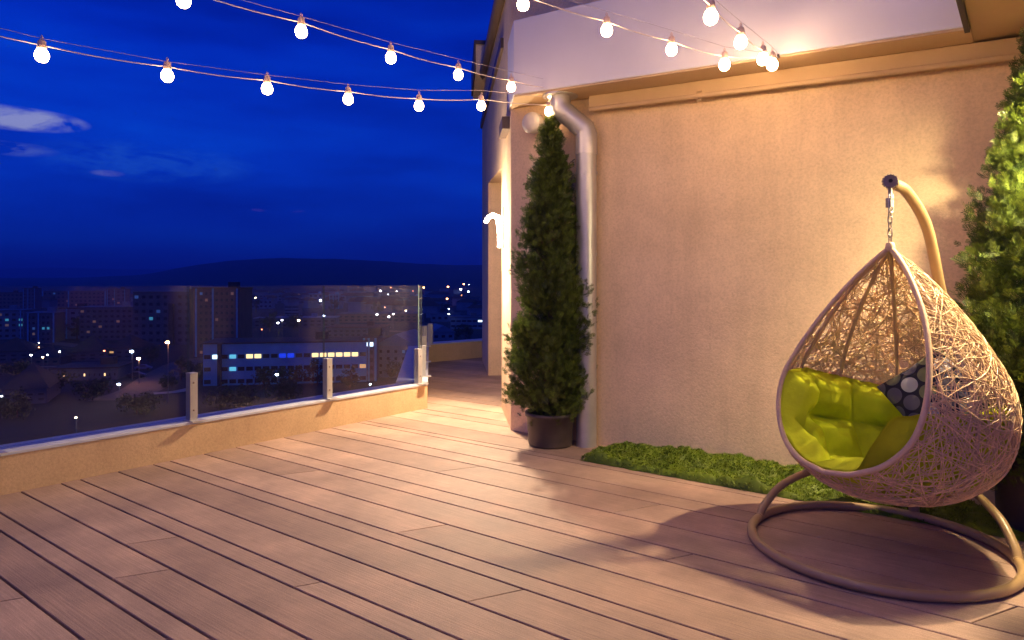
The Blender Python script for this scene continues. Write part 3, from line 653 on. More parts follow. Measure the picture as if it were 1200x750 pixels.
# toothed wheel + hook
hk = Vector((AX.x, AX.y, 1.945)); wd = Vector((0.48, -0.877, 0)).normalized(); wd = Vector((-0.35, -0.93, 0.1)).normalized()
ws = wd.cross(Vector((0,0,1))).normalized(); wu = ws.cross(wd)
m = MB(); nt_ = 16; ring = []
for k in range(nt_*4):
    a = 2*math.pi*k/(nt_*4); r = 0.040 if (k % 4) in (0, 1) else 0.034; ring.append((r*math.cos(a), r*math.sin(a)))
fr = [hk+ws*x+wu*y+wd*0.012 for x, y in ring]; bk_ = [hk+ws*x+wu*y-wd*0.012 for x, y in ring]; n_ = len(ring)
m.add(fr+bk_, [tuple(range(n_)), tuple(range(n_, 2*n_))[::-1]]+[(i, n_+i, n_+(i+1)%n_, (i+1)%n_) for i in range(n_)])
wh = m.obj('hook_wheel', M['steel'], st, bevel=0.002)
m = MB(); m.tube([hk+wd*0.010, hk+wd*0.018], 0.010, 12); m.obj('bolt', M['dark'], wh)
m = MB(); m.tube(smooth([hk+Vector((0,0,-0.03)), hk+Vector((0,0,-0.075)), hk+Vector((0.008,0,-0.09)), hk+Vector((0.0,0,-0.10))]), 0.010, 8); m.obj('hook', M['steel'], st)

ch = empty('hanging_egg_chair', (AX.x, AX.y, 0.28), 'woven rattan egg chair hanging by a chain from the curved stand', 'chair')
prof = [(0.275, 0.0), (0.285, 0.16), (0.33, 0.32), (0.44, 0.46), (0.57, 0.53), (0.75, 0.553), (0.90, 0.525), (1.03, 0.462), (1.19, 0.365), (1.33, 0.262), (1.44, 0.168), (1.53, 0.078), (1.585, 0.012)]
PV = smooth([Vector((r, 0, z)) for z, r in prof], 10)
LN = [0.0]
for a_, b_ in zip(PV[:-1], PV[1:]): LN.append(LN[-1]+(b_-a_).length)
LT = LN[-1]
def prof_s(s):
    s = min(max(s, 0), LT)
    import bisect
    i = min(max(bisect.bisect_right(LN, s)-1, 0), len(PV)-2); t = (s-LN[i])/max(1e-9, LN[i+1]-LN[i]); p = PV[i].lerp(PV[i+1], t); return p.x, p.z
def r_at(z):
    for a_, b_ in zip(PV[:-1], PV[1:]):
        if a_.z <= z <= b_.z: return a_.x+(b_.x-a_.x)*(z-a_.z)/max(1e-9, b_.z-a_.z)
    return 0.0
faz = math.atan2(-AX.y, -AX.x)           # azimuth from the egg towards the camera
OPN = faz-R(38)                           # the opening looks left of the camera
AL = [(0.455, 0), (0.475, 16), (0.52, 30), (0.58, 39), (0.68, 47), (0.80, 52), (0.95, 56), (1.10, 60), (1.25, 64), (1.40, 67), (1.50, 70), (1.60, 74)]
def alpha(z):
    if z <= AL[0][0]: return -1
    for (z0, a0), (z1, a1) in zip(AL[:-1], AL[1:]):
        if z0 <= z <= z1: return R(a0+(a1-a0)*(z-z0)/(z1-z0))
    return R(74)
def angd(a, b): return (a-b+math.pi) % (2*math.pi)-math.pi
def shell(phi, s, off=0.0):
    r, z = prof_s(s); return Vector((AX.x+(r+off)*math.cos(phi), AX.y+(r+off)*math.sin(phi), z))
# rim
rim = []
zs = [0.455, 0.46, 0.475, 0.50, 0.54, 0.60, 0.68, 0.78, 0.90, 1.02, 1.14, 1.26, 1.38, 1.48, 1.55, 1.585]
left = [Vector((AX.x+r_at(z)*math.cos(OPN-alpha(z)), AX.y+r_at(z)*math.sin(OPN-alpha(z)), z)) for z in zs[1:]]
right = [Vector((AX.x+r_at(z)*math.cos(OPN+alpha(z)), AX.y+r_at(z)*math.sin(OPN+alpha(z)), z)) for z in zs[1:]]
bot = Vector((AX.x+r_at(0.455)*math.cos(OPN), AX.y+r_at(0.455)*math.sin(OPN), 0.455))
rim = smooth(left[::-1]+[bot]+right, 8)
m = MB(); m.tube(rim, 0.0140, 12); m.obj('rim', M['rimwrap'], ch)
for k, da in enumerate((78, 112, 146, 180, 214, 248, 282)):
    phi = OPN+R(da); m = MB(); m.tube([shell(phi, LT*t, -0.013) for t in [0.02+0.98*i/50 for i in range(51)]], 0.0105, 8, caps=False); m.obj('rib', M['rimwrap'], ch)
m = MB(); m.lathe([(0, 0.035), (0.020, 0.03), (0.026, 0.0), (0.022, -0.02), (0, -0.02)], 16, c=(AX.x, AX.y, 1.590)); m.obj('top_cap', M['rimwrap'], ch)
# woven strands
rnd = random.Random(21); wv = MB()
def inside(phi, s, mg=0.0):
    r, z = prof_s(s)
    if s < 0.02: return True
    a = alpha(z)
    return abs(angd(phi, OPN)) > a+mg*0.02/max(r, 0.05)
NS = 2300
for i in range(NS):
    # start anywhere on the shell, weighted by area
    while True:
        s = rnd.uniform(0.05, LT-0.04); r, z = prof_s(s)
        if rnd.random() < (r+0.05)/0.62 and rnd.random() < (1.0 if z < 0.9 else 0.85): break
    phi = rnd.uniform(0, 2*math.pi)
    if not inside(phi, s): continue
    th = rnd.uniform(0, 2*math.pi); curv = rnd.uniform(-2.5, 2.5); ln = rnd.uniform(0.30, 0.95); off = rnd.choice((-0.006, -0.003, 0, 0.003, 0.006))
    pts = []; step = 0.022
    for k in range(int(ln/step)):
        r, z = prof_s(s)
        if not inside(phi, s) or s > LT-0.015 or s < 0.03: break
        pts.append(shell(phi, s, off+0.002*math.sin(k*0.9+i)))
        curv += rnd.uniform(-1.7, 1.7); curv *= 0.92
        th += curv*step; phi += math.cos(th)*step/max(r, 0.04); s += math.sin(th)*step
    if len(pts) > 3: wv.tube(pts, rnd.uniform(0.0018, 0.0027), 5, caps=False)
wv.obj('woven_shell', M['rattan'], ch)
# chain + swivel
def link(c, rz, L_=0.048, w=0.022, r=0.0035):
    pts = []
    for k in range(16):
        a = 2*math.pi*k/16; x = w/2*math.cos(a); z = (L_-w)/2*(1 if math.sin(a) > 0 else -1)*(1 if abs(math.sin(a)) > 0.01 else 0)+w/2*math.sin(a)
        pts.append(Vector((c[0]+x*math.cos(rz), c[1]+x*math.sin(rz), c[2]+z)))
    return pts
z = 1.63; k = 0
while z < 1.775:
    m = MB(); m.tube(link((AX.x, AX.y, z+0.006), 0.5+k*1.57), 0.0034, 6, closed=True); m.obj('chain_link', M['steel'], ch); z += 0.036; k += 1
sw = MB(); sw.box((0, 0, 0), (0.018, 0.030, 0.052), 0.5, M=Matrix.Translation((AX.x-0.006, AX.y, 1.832))); sw.obj('swivel', M['steel'], ch, bevel=0.003)
m = MB(); m.tube(link((AX.x+0.004, AX.y, 1.832), 0.5, 0.105, 0.034), 0.0045, 8, closed=True); m.obj('carabiner', M['zinc'], ch)

# ---- lime cushion (a bowl-shaped tufted pad)
limem = bpy.data.materials.new('lime_cushion_fabric'); limem.use_nodes = True; t = limem.node_tree; b = t.nodes['Principled BSDF']
b.inputs['Base Color'].default_value = (0.60, 0.70, 0.022, 1); b.inputs['Roughness'].default_value = 0.85; b.inputs['Specular IOR Level'].default_value = 0.15
tcn = t.nodes.new('ShaderNodeTexCoord'); n1 = t.nodes.new('ShaderNodeTexNoise'); n1.inputs['Scale'].default_value = 13; n1.inputs['Detail'].default_value = 6; n1.inputs['Roughness'].default_value = 0.55
n2 = t.nodes.new('ShaderNodeTexNoise'); n2.inputs['Scale'].default_value = 420; t.links.new(tcn.outputs['Object'], n1.inputs['Vector']); t.links.new(tcn.outputs['Object'], n2.inputs['Vector'])
bp = t.nodes.new('ShaderNodeBump'); bp.inputs['Strength'].default_value = 0.35; bp.inputs['Distance'].default_value = 0.02
t.links.new(mth(t, 'ADD', n1.outputs[0], mth(t, 'MULTIPLY', n2.outputs[0], 0.05)), bp.inputs['Height']); t.links.new(bp.outputs[0], b.inputs['Normal'])
t.links.new(mixc(t, 1.0, (0.60, 0.70, 0.022), ramp(t, n1.outputs[0], [(0.3, (0.90, 0.90, 0.90)), (0.7, (1.08, 1.06, 1.0))]), 'MULTIPLY'), b.inputs['Base Color'])
M['lime'] = limem
NA, NR = 288, 120
def interp_(x, T):
    for (a, va), (b, vb) in zip(T[:-1], T[1:]):
        if x <= b: return va+(vb-va)*(x-a)/(b-a)
    return T[-1][1]
def cush_top(phi):
    d = abs(angd(phi, OPN))                     # low in front, high round the sides and back
    dd_ = angd(phi, OPN); z_hi = interp_(math.degrees(dd_), [(-180, 0.755), (-130, 0.80), (-85, 0.90), (-45, 0.90), (0, 0.85), (45, 0.80), (100, 0.80), (140, 0.77), (180, 0.755)])
    # height of the rim at this azimuth
    lo_ = 0.462
    for zz in [0.455+0.005*i for i in range(80)]:
        if alpha(zz) > d: break
        lo_ = zz
    else: lo_ = 2.0
    if d >= R(53): return z_hi
    if dd_ > 0: return max(min(z_hi, lo_), interp_(math.degrees(d), [(0, 0.44), (20, 0.46), (38, 0.78), (53, 0.805)]))
    return min(z_hi, lo_)
def s_at_z(zz):
    for i, p in enumerate(PV):
        if p.z >= zz: return LN[i]
    return LT
tops = [s_at_z(cush_top(2*math.pi*k/NA)) for k in range(NA)]
# smooth the top line
for _ in range(4): tops = [(tops[k-1]+2*tops[k]+tops[(k+1) % NA])/4 for k in range(NA)]
NC = 10
cu = MB(); vs = []; rows = []
SEAT = 0.47
for j in range(NR+1):
    for k in range(NA):
        phi = 2*math.pi*k/NA; st_ = tops[k]; t = j/NR
        # outer skin from centre up, then over the lip, then inner skin back to the centre
        if t < 0.30:
            s = st_*(t/0.30); r, z = prof_s(s); dg = math.degrees(angd(phi, OPN)); off = -0.016-0.05*math.exp(-((dg-36)/15)**2)*min(1, t/0.2)+0.018*math.exp(-((dg+48)/13)**2)*max(0, min(1, (t-0.17)/0.1))
            vs.append(Vector((AX.x+max(0, r+off)*math.cos(phi), AX.y+max(0, r+off)*math.sin(phi), z+0.014)))
        else:
            tt = (t-0.30)/0.70; w = 1-tt            # w: 1 at lip, 0 at centre
            s = st_*w; r, z = prof_s(s)
            ph = angd(phi, OPN)+R(180)
            tops_z = prof_s(st_)[1]
            # cell puff
            ca = abs(math.sin(ph*NC/2+0.9)) if w > 0.40 else abs(math.sin(ph*2+0.9))
            fr_ = ((w-0.40)/0.30) % 1.0 if w > 0.40 else w/0.40
            cr_ = abs(math.sin(math.pi*fr_))
            if w <= 0.40: ca = ca*(w/0.40)+(1-w/0.40); cr_ = abs(math.cos(math.pi/2*(w/0.40)))
            rowsmask = (min(1, ca*1.15)*min(1, cr_*1.15))**0.55*(0.9+0.12*noise.noise(Vector((ph*3, w*9, 2))))
            lip = math.sin(min(1, (1-w)/0.06)*math.pi/2)
            dg = math.degrees(angd(phi, OPN))
            wing = math.exp(-((dg-44)/20)**2)*min(1, w*1.2)+0.35*math.exp(-((dg+62)/22)**2)*w
            th = (0.022+0.112*rowsmask+0.05*max(0, 0.5-w)+0.13*wing)*lip
            # normal of the profile
            r2, z2 = prof_s(s+0.01); dr, dz = r2-r, z2-z; l_ = math.hypot(dr, dz) or 1; nr, nz_ = -dz/l_, dr/l_
            rr = r+nr*(th+0.016); zz = z+nz_*(th+0.016)
            vs.append(Vector((AX.x+max(0, rr)*math.cos(phi), AX.y+max(0, rr)*math.sin(phi), zz)))
for j in range(NR):
    for k in range(NA):
        a_ = j*NA+k; b_ = j*NA+(k+1) % NA; cu.f.append((a_, b_, b_+NA, a_+NA)); cu.sm.append(True); cu.mi.append(0)
cu.v = [tuple(v) for v in vs]
o = cu.obj('seat_cushion', M['lime'], None, loc=(AX.x, AX.y, 0.3)); tag(o, 'lime green tufted cushion lining the bowl of the egg chair', 'cushion')
# ---- dotted pillow
pm_ = bpy.data.materials.new('dotted_pillow_fabric'); pm_.use_nodes = True; t = pm_.node_tree; b = t.nodes['Principled BSDF']; b.inputs['Roughness'].default_value = 0.85
tcn = t.nodes.new('ShaderNodeTexCoord'); sx = t.nodes.new('ShaderNodeSeparateXYZ'); t.links.new(tcn.outputs['Object'], sx.inputs[0])
def hexlayer(ox, oy):
    a = 0.100; h_ = a*1.732
    u_ = mth(t, 'DIVIDE', mth(t, 'ADD', sx.outputs[0], 10*a+ox*a), a); v_ = mth(t, 'DIVIDE', mth(t, 'ADD', sx.outputs[1], 10*h_+oy*h_), h_)
    fu = mth(t, 'MULTIPLY', mth(t, 'SUBTRACT', mth(t, 'FRACT', u_), 0.5), a); fv = mth(t, 'MULTIPLY', mth(t, 'SUBTRACT', mth(t, 'FRACT', v_), 0.5), h_)
    d = mth(t, 'SQRT', mth(t, 'ADD', mth(t, 'MULTIPLY', fu, fu), mth(t, 'MULTIPLY', fv, fv)))
    cb = t.nodes.new('ShaderNodeCombineXYZ'); t.links.new(mth(t, 'FLOOR', u_), cb.inputs[0]); t.links.new(mth(t, 'FLOOR', v_), cb.inputs[1]); cb.inputs[2].default_value = ox*7+0.3
    wn = t.nodes.new('ShaderNodeTexWhiteNoise'); t.links.new(cb.outputs[0], wn.inputs['Vector'])
    c = ramp(t, wn.outputs['Value'], [(0, (0.16, 0.17, 0.10)), (0.33, (0.42, 0.44, 0.46)), (0.66, (0.11, 0.10, 0.14))], 'CONSTANT')
    return mth(t, 'LESS_THAN', d, 0.043), c
c = (0.012, 0.012, 0.028)
for ox, oy in ((0, 0), (0.5, 0.5)):
    k_, cc_ = hexlayer(ox, oy); c = mixc(t, k_, c, cc_)
t.links.new(c, b.inputs['Base Color'])
def pillow(name, label, loc, rot, w, h_, th, material):
    m = MB(); n = 36; vs = []
    for sgn in (1, -1):
        for i in range(n+1):
            for j in range(n+1):
                u_ = -1+2*i/n; v_ = -1+2*j/n
                e_ = max(0, (1-u_**4)*(1-v_**4))**0.55
                x = u_*w/2*(1-0.10*(1-v_*v_)*0+0.0)*(1-0.07*(1-abs(v_))**1.0*abs(u_)); y = v_*h_/2*(1-0.07*(1-abs(u_))*abs(v_))
                zz = sgn*th/2*e_*(1+0.08*noise.noise(Vector((u_*2, v_*2, sgn))))
                vs.append((x, y, zz))
    N_ = (n+1)**2
    fs = [(i*(n+1)+j, (i+1)*(n+1)+j, (i+1)*(n+1)+j+1, i*(n+1)+j+1) for i in range(n) for j in range(n)]
    m.add(vs, fs+[tuple(N_+k for k in f[::-1]) for f in fs], True)
    o = m.obj(name, material); o.location = loc; o.rotation_euler = rot
    return tag(o, label, 'pillow')
pc = Vector((2.31, 3.76, 0.79))
pil = pillow('throw_pillow', 'navy pillow with grey and olive dots leaning inside the egg chair', pc, (0,0,0), 0.40, 0.40, 0.13, pm_)
nrm = Vector((-0.70, -0.66, 0.36)).normalized(); upv = Vector((0,0,1)); xa = upv.cross(nrm).normalized(); ya = nrm.cross(xa)
rotm = Matrix((xa, ya, nrm)).transposed() @ Matrix.Rotation(R(42), 3, 'Z')
pil.rotation_euler = rotm.to_euler()

# ================================================================== TERRAIN
GZ = -22.0
def interp(x, T):
    if x <= T[0][0]: return T[0][1]
    for (a, va), (b, vb) in zip(T[:-1], T[1:]):
        if x <= b: return va+(vb-va)*(x-a)/(b-a)
    return T[-1][1]
RIDGE = [(-900, 322), (-200, 326), (90, 326), (170, 322), (210, 315), (250, 309), (290, 305.5), (330, 304), (400, 305), (470, 309), (530, 312), (640, 311), (900, 315), (2000, 318)]
FARR = [(-900, 311), (0, 315), (60, 313.5), (150, 316), (260, 313), (700, 320), (2000, 318)]
def sst(t): t = min(1, max(0, t)); return t*t*(3-2*t)
def ground(X, Y):
    if Y < 500: return GZ
    kx_ = 600+F*X/Y
    n_ = noise.noise(Vector((kx_*0.012, Y*0.0007, 3)))
    hr = EYE+(HZ-interp(kx_, RIDGE)-0.6*noise.noise(Vector((kx_*0.05, 0, 8))))/F*3600
    k = sst((Y-700)/2900.0)
    h = GZ+(hr-GZ)*k
    if Y > 3600:
        h = hr-(hr-GZ)*sst((Y-3600)/2400)
        hf = EYE+(HZ-interp(kx_, FARR)-0.5*noise.noise(Vector((kx_*0.04, 5, 8))))/F*9000
        h = max(h, GZ+(hf-GZ)*sst((Y-5000)/4000)) if Y < 9000 else GZ+(hf-GZ)*(1-sst((Y-9000)/5000))
    return h+n_*3*k
m = MB(); xs = [-2600+i*50 for i in range(93)]; xs = [x for x in range(-2400, 200, 100)]+[x for x in range(200, 720, 10)]+[x for x in range(720, 3600, 120)]
xs = [x for x in range(-2400, 0, 150)]+[x for x in range(0, 700, 8)]+[x for x in range(700, 3700, 150)]
ys = [500, 600, 700, 850, 1000, 1150, 1300, 1500, 1700, 1900, 2100, 2300, 2500, 2700, 2900, 3100, 3250, 3400, 3500, 3600, 3700, 3850, 4100, 4500, 5000, 5600, 6300, 7000, 7800, 8500, 9000, 9600, 11000, 14500]
vs = [((x-600)/F*Y, Y, ground((x-600)/F*Y, Y)) for Y in ys for x in xs]
n_ = len(xs); fs = [(j*n_+i, j*n_+i+1, (j+1)*n_+i+1, (j+1)*n_+i) for j in range(len(ys)-1) for i in range(n_-1)]
m.add(vs, fs, True)
xa_, xb_ = (xs[0]-600)/F*500, (xs[-1]-600)/F*500
m.add([(-25000, -20000, GZ-0.4), (25000, -20000, GZ-0.4), (25000, 20000, GZ-0.4), (-25000, 20000, GZ-0.4)], [(0,1,2,3)])
m.add([(xa_, -600, GZ), (xb_, -600, GZ), (xb_, 500, GZ), (xa_, 500, GZ)], [(0,1,2,3)])
gm = mat('dark_town_ground', (0.016, 0.024, 0.026), 0.95, var=0.75, scale=0.03, detail=8)
o = m.obj('terrain', gm); tag(o, kind='structure')
def hit(x, y, h=0.0):
    """the place in the town seen at a pixel, h metres above the ground"""
    Y = 60.0
    while Y < 3500:
        X = (x-600)/F*Y; z = EYE+(HZ-y)/F*Y
        if z-h <= ground(X, Y): return Vector((X, Y, ground(X, Y)))
        Y *= 1.004
    return Vector(((x-600)/F*3400, 3400, ground((x-600)/F*3400, 3400)))
# ---- roads and banks
def ribbon(name, pix, w, material, dz=0.06):
    P = [hit(x, y) for x, y in pix]; P = smooth(P, 8); m = MB(); vs = []
    for i, p in enumerate(P):
        a = P[max(0, i-1)]; b = P[min(len(P)-1, i+1)]; d = (b-a); d.z = 0; d.normalize(); n = Vector((-d.y, d.x, 0))
        vs += [p+n*w/2+Vector((0,0,dz)), p-n*w/2+Vector((0,0,dz))]
    m.add(vs, [(2*i, 2*i+1, 2*i+3, 2*i+2) for i in range(len(P)-1)]); o = m.obj(name, material); tag(o, kind='structure'); return o
asp = mat('asphalt', (0.10, 0.085, 0.085), 0.8, var=0.2, scale=0.5)
ribbon('road', [(130, 470), (166, 457), (190, 440), (214, 427), (240, 421), (300, 416)], 9, asp)
ribbon('road', [(-60, 434), (10, 431), (60, 430), (110, 429), (150, 429)], 3.0, mat('pale_path', (0.20, 0.17, 0.15), 0.9), 0.08)
ribbon('road', [(-60, 408), (20, 404), (60, 402), (120, 408), (170, 402), (190, 398)], 7, asp, 0.09)
ribbon('path', [(180, 462), (206, 460), (225, 456)], 3, mat('pale_concrete_path', (0.35, 0.35, 0.36), 0.9), 0.11)
ribbon('road', [(385, 392), (440, 388), (500, 390)], 8, asp, 0.10)

# ---- town buildings
cm = {}
def cmat(n, col): 
    if n not in cm: cm[n] = mat(n, col, 0.85, var=0.18, scale=0.25)
    return cm[n]
win_m = {'dark': mat('dark_window_glass', (0.014, 0.016, 0.024), 0.3), 'faint': emit('faint_window', (0.9, 0.5, 0.22), 0.09), 'fcool': emit('faint_cool_window', (0.2, 0.5, 0.75), 0.09), 'warm': emit('lit_window_warm', (1.0, 0.66, 0.26), 2.2), 'dim': emit('lit_window_amber', (1.0, 0.55, 0.20), 0.7),
         'white': emit('lit_window_white', (0.72, 0.95, 1.0), 2.6), 'teal': emit('lit_window_teal', (0.10, 0.55, 0.65), 0.42), 'cyan': emit('lit_window_cyan', (0.15, 0.65, 0.80), 0.9), 'blue': emit('lit_window_blue', (0.01, 0.06, 0.9), 0.9)}
def house(label, xl, xr, yb, yt, wall, roofc, cols, rows, lit={}, depth=12, yaw=0.0, roof='flat', name='apartment_block', cat='building', Yd=None, wsz=(0.50, 0.42), tower=None, vis=None, woff=0.6):
    g = hit((xl+xr)/2, yb) if Yd is None else Vector((((xl+xr)/2-600)/F*Yd, Yd, ground(((xl+xr)/2-600)/F*Yd, Yd)))
    Y = g.y; w = (xr-xl)/F*Y; H = EYE+(HZ-yt)/F*Y-g.z
    face = math.atan2(-g.x, g.y)*0.35+yaw                # turned a little towards the terrace
    w = w/max(0.6, math.cos(face-math.atan2(-g.x, g.y)))*1.0
    e = empty(name, g, label, cat, None, face)
    wm = cmat(wall[0], wall[1]); rm = cmat(roofc[0], roofc[1])
    def put(mb, nme, mt, par=e):
        me_o = mb.obj(nme, mt, None); me_o.parent = par; return me_o
    m = MB(); m.box((0, depth/2, H/2-0.5), (w, depth, H+1.0)); wo_ = put(m, 'wall', wm)
    m = MB()
    if roof == 'flat':
        m.box((0, depth/2, H+0.16), (w+0.7, depth+0.7, 0.30)); m.box((w*0.2, depth*0.6, H+1.2), (3.0, 3.0, 1.8))
    elif roof == 'gable':
        hh = min(w, depth)*0.30; y0, y1 = -0.5, depth+0.5; a = w/2+0.5
        m.add([(-a, y0, H+0.02), (a, y0, H+0.02), (0, y0, H+hh), (-a, y1, H+0.02), (a, y1, H+0.02), (0, y1, H+hh)], [(0,1,2), (5,4,3), (0,2,5,3), (1,4,5,2), (0,3,4,1)])
    else:
        hh = depth*0.32; a = w/2+0.5; y0, y1 = -0.5, depth+0.5; b = max(0, w/2-depth*0.45) if roof == 'hip' else a
        m.add([(-a, y0, H+0.02), (a, y0, H+0.02), (a, y1, H+0.02), (-a, y1, H+0.02), (-b, depth/2, H+hh), (b, depth/2, H+hh)], [(0,1,5,4), (2,3,4,5), (1,2,5), (3,0,4), (3,2,1,0)])
    ro = put(m, 'roof', rm)
    if tower:
        for (tx, tw, th_) in tower:
            m = MB(); m.box((tx*w, -0.6, H*th_/2-0.5), (tw*w, 1.4, H*th_+1.0)); put(m, 'stair_tower', cmat('dark_tower', (0.03, 0.035, 0.05)))
    if roof == 'flat' and rows >= 4 and not tower:
        for tx in (-0.5+0.06, 0.5-0.06, -0.08):
            m = MB(); m.box((tx*w, -0.22, H/2), (max(0.5, w*0.018), 0.36, H)); put(m, 'pilaster', cmat('pale_render', (0.12, 0.34, 0.58)))
    if rows >= 3 and cols > 3 and len(lit) < 5:
        rl_ = random.Random(int(xl*7+yb)); lit = dict(lit)
        for _ in range(rl_.choice((2, 3, 5, 6))): lit.setdefault((rl_.randrange(rows), rl_.randrange(cols)), rl_.choice(('faint', 'faint', 'fcool')))
    protos = {}
    cw, rh = w/cols, (H-1.0)/rows
    for r in range(rows):
        for c in range(cols):
            kind = lit.get((r, c), 'dark')
            if vis and (r, c) not in vis and kind == 'dark': continue
            cxp = -w/2+cw*(c+0.5)
            if tower and any(abs(cxp-tx*w) < tw*w/2+0.3*cw for tx, tw, _ in tower): 
                if kind == 'dark': continue
            if kind not in protos:
                mb = MB(); mb.box((0, 0, 0), (cw*wsz[0], 0.12, rh*wsz[1])); oo = mb.obj('window', win_m[kind], None); oo.parent = e; protos[kind] = oo
            else: oo = copyo(protos[kind], e)
            oo.location = (cxp, -0.03 if not tower else -0.03, H-woff-rh*(r+0.5))
    return e
GREY = ('grey_render', (0.14, 0.18, 0.26)); PALE = ('pale_render', (0.12, 0.34, 0.58)); BRN = ('brown_brick', (0.13, 0.085, 0.085)); DRK = ('dark_roofing', (0.05, 0.045, 0.05)); RED = ('brown_tiles', (0.10, 0.055, 0.045)); BLU = ('blue_grey_metal', (0.12, 0.19, 0.30)); DG = ('dark_render', (0.085, 0.10, 0.15)); TAN = ('tan_render', (0.15, 0.11, 0.11))
# nearest white school-like block with lit windows
L1 = {(0, 1): 'white', (0, 3): 'cyan', (0, 6): 'warm', (0, 9): 'blue', (0, 10): 'blue', (0, 14): 'warm', (0, 15): 'warm', (0, 16): 'warm', (0, 17): 'warm', (0, 18): 'warm', (1, 3): 'cyan', (1, 19): 'dim', (0, 5): 'warm', (0, 13): 'warm'}
house('long pale office block with a row of lit yellow and blue windows', 245, 427, 450, 402, PALE, DRK, 20, 3, L1, 14, 0.08, 'flat', tower=[(-0.40, 0.02, 1.03)], wsz=(0.78, 0.32), woff=1.5)
house('dark stair tower with one bright square window right of the lit office block', 426, 441, 447, 396, DG, DRK, 1, 5, {(0, 0): 'white'}, 8, 0.0, wsz=(0.5, 0.5))
house('pale gabled wing with many small dark windows behind the third glass panel', 442, 486, 443, 405, GREY, BLU, 5, 4, {}, 20, -0.15, 'gable', wsz=(0.35, 0.4))
house('low blue-roofed house with a gable beyond the far parapet', 507, 532, 399, 389, BLU, BLU, 3, 1, {}, 16, 0.3, 'gable', name='house', cat='house')
house('long blue-lit shed with one bright strip window near the building edge', 528, 566, 386, 372, BLU, DG, 6, 2, {(0, 5): 'white'}, 14, 0.0, name='warehouse', cat='warehouse', wsz=(0.8, 0.35))
house('small pale shed roof behind the far parapet beside the long shed', 505, 540, 377, 368, BLU, DG, 5, 1, {}, 10, 0.1, name='warehouse', cat='warehouse')
# the blocks on the left
house('grey slab block at the left edge with teal lit windows', -30, 22, 398, 364, GREY, BLU, 8, 5, {(1, 7): 'teal', (2, 7): 'teal', (1, 5): 'teal'}, 12, 0.05)
house('dark block left of centre panel seam with a pair of teal windows', 34, 62, 402, 367, DG, BLU, 6, 5, {(2, 3): 'teal', (2, 4): 'teal'}, 12, 0.1)
house('grey gabled-front block beside the bare tree glow', 66, 96, 397, 362, GREY, DRK, 4, 5, {}, 12, 0.0)
house('wide dark block with a pale upper storey and corner tower', 98, 158, 399, 360, DG, BLU, 10, 6, {(1, 2): 'dark'}, 12, 0.0, tower=[(0.46, 0.07, 1.05)])
house('tall grey block with pale balcony columns left of the first glass seam', 160, 228, 404, 342, DG, BLU, 9, 7, {(3, 2): 'teal'}, 16, -0.1, tower=[(0.42, 0.08, 1.06), (0.10, 0.07, 0.78)])
house('big brown tower block right of the first glass seam', 229, 279, 418, 338, BRN, RED, 9, 10, {}, 14, -0.05)
house('low dark houses row with a blue roof ridge in the left foreground', 84, 122, 424, 412, DG, DRK, 4, 2, {}, 14, 0.2, 'hip', name='house', cat='house')
house('low pale house with a blue pitched roof beside the cold street lamp', 128, 152, 422, 408, DG, DRK, 3, 2, {(0, 0): 'dim'}, 12, -0.2, 'hip', name='house', cat='house')
house('long single-storey building with three small yellow lit windows', 66, 132, 446, 432, DG, DRK, 13, 1, {(0, 2): 'warm', (0, 6): 'warm', (0, 10): 'warm'}, 12, 0.0, name='low_building', wsz=(0.26, 0.34))
house('low dark house at the left edge behind the pale path', -10, 30, 425, 412, DG, RED, 4, 2, {}, 12, 0.1, 'hip', name='house', cat='house')
house('small house with brown hipped roof below the scattered white lights', 34, 66, 428, 419, TAN, DRK, 4, 1, {}, 10, -0.1, 'hip', name='house', cat='house')
house('very dark low house in the lower left foreground', 8, 50, 474, 456, DG, DRK, 4, 2, {}, 14, 0.2, 'hip', name='house', cat='house')
# back row
house('long purple-brown slab far behind the left blocks at the frame edge', -20, 26, 362, 343, TAN, RED, 12, 4, {}, 12, 0.0)
house('dark tall narrow block far behind between two brown slabs', 28, 40, 364, 338, DG, DRK, 3, 6, {}, 12, 0.0)
house('long brown slab far behind with a paler roof line', 52, 122, 360, 341, TAN, BLU, 16, 4, {}, 12, 0.0)
house('dark cube block far behind left of the tall grey block', 126, 146, 362, 339, DG, DRK, 4, 5, {(1, 2): 'dark'}, 12, 0.0)
house('bluish far slab just right of the brown tower block', 284, 318, 362, 351, BLU, BLU, 7, 2, {}, 12, 0.0)
house('small far blue block with pale top near the second glass seam', 362, 378, 358, 344, BLU, PALE, 3, 3, {}, 12, 0.0)
house('little pale block with three bright floor bands left of the second glass seam', 334, 350, 370, 357, GREY, BLU, 2, 3, {}, 12, 0.0, wsz=(0.9, 0.3))
house('blue far block right of the second glass seam', 386, 397, 362, 345, BLU, PALE, 3, 4, {}, 10, 0.0)
house('long flat hall behind the office block roof', 300, 392, 384, 373, DG, BLU, 12, 2, {}, 20, 0.05, name='warehouse', cat='warehouse')
house('pale two-storey house above the office block beside the bright lamp', 262, 284, 405, 382, GREY, DRK, 3, 3, {}, 10, 0.1)
house('long low factory hall behind the third glass panel', 396, 496, 378, 368, TAN, DG, 14, 2, {}, 24, 0.0, name='warehouse', cat='warehouse')
house('long dark factory hall in front of the low hall behind the third panel', 384, 450, 396, 384, DG, RED, 10, 2, {}, 20, 0.0, name='warehouse', cat='warehouse')
house('far hillside house row under the right-hand white lights', 400, 440, 352, 346, GREY, RED, 7, 1, {}, 10, 0.0, 'hip', name='house', cat='house')
house('far hillside slab block below the highest hillside lights', 448, 480, 349, 342, TAN, DG, 8, 2, {}, 10, 0.0)
house('far pale curved-roof hall near the right end of the glass', 480, 500, 356, 349, PALE, PALE, 4, 1, {}, 16, 0.0, 'gable', name='warehouse', cat='warehouse')
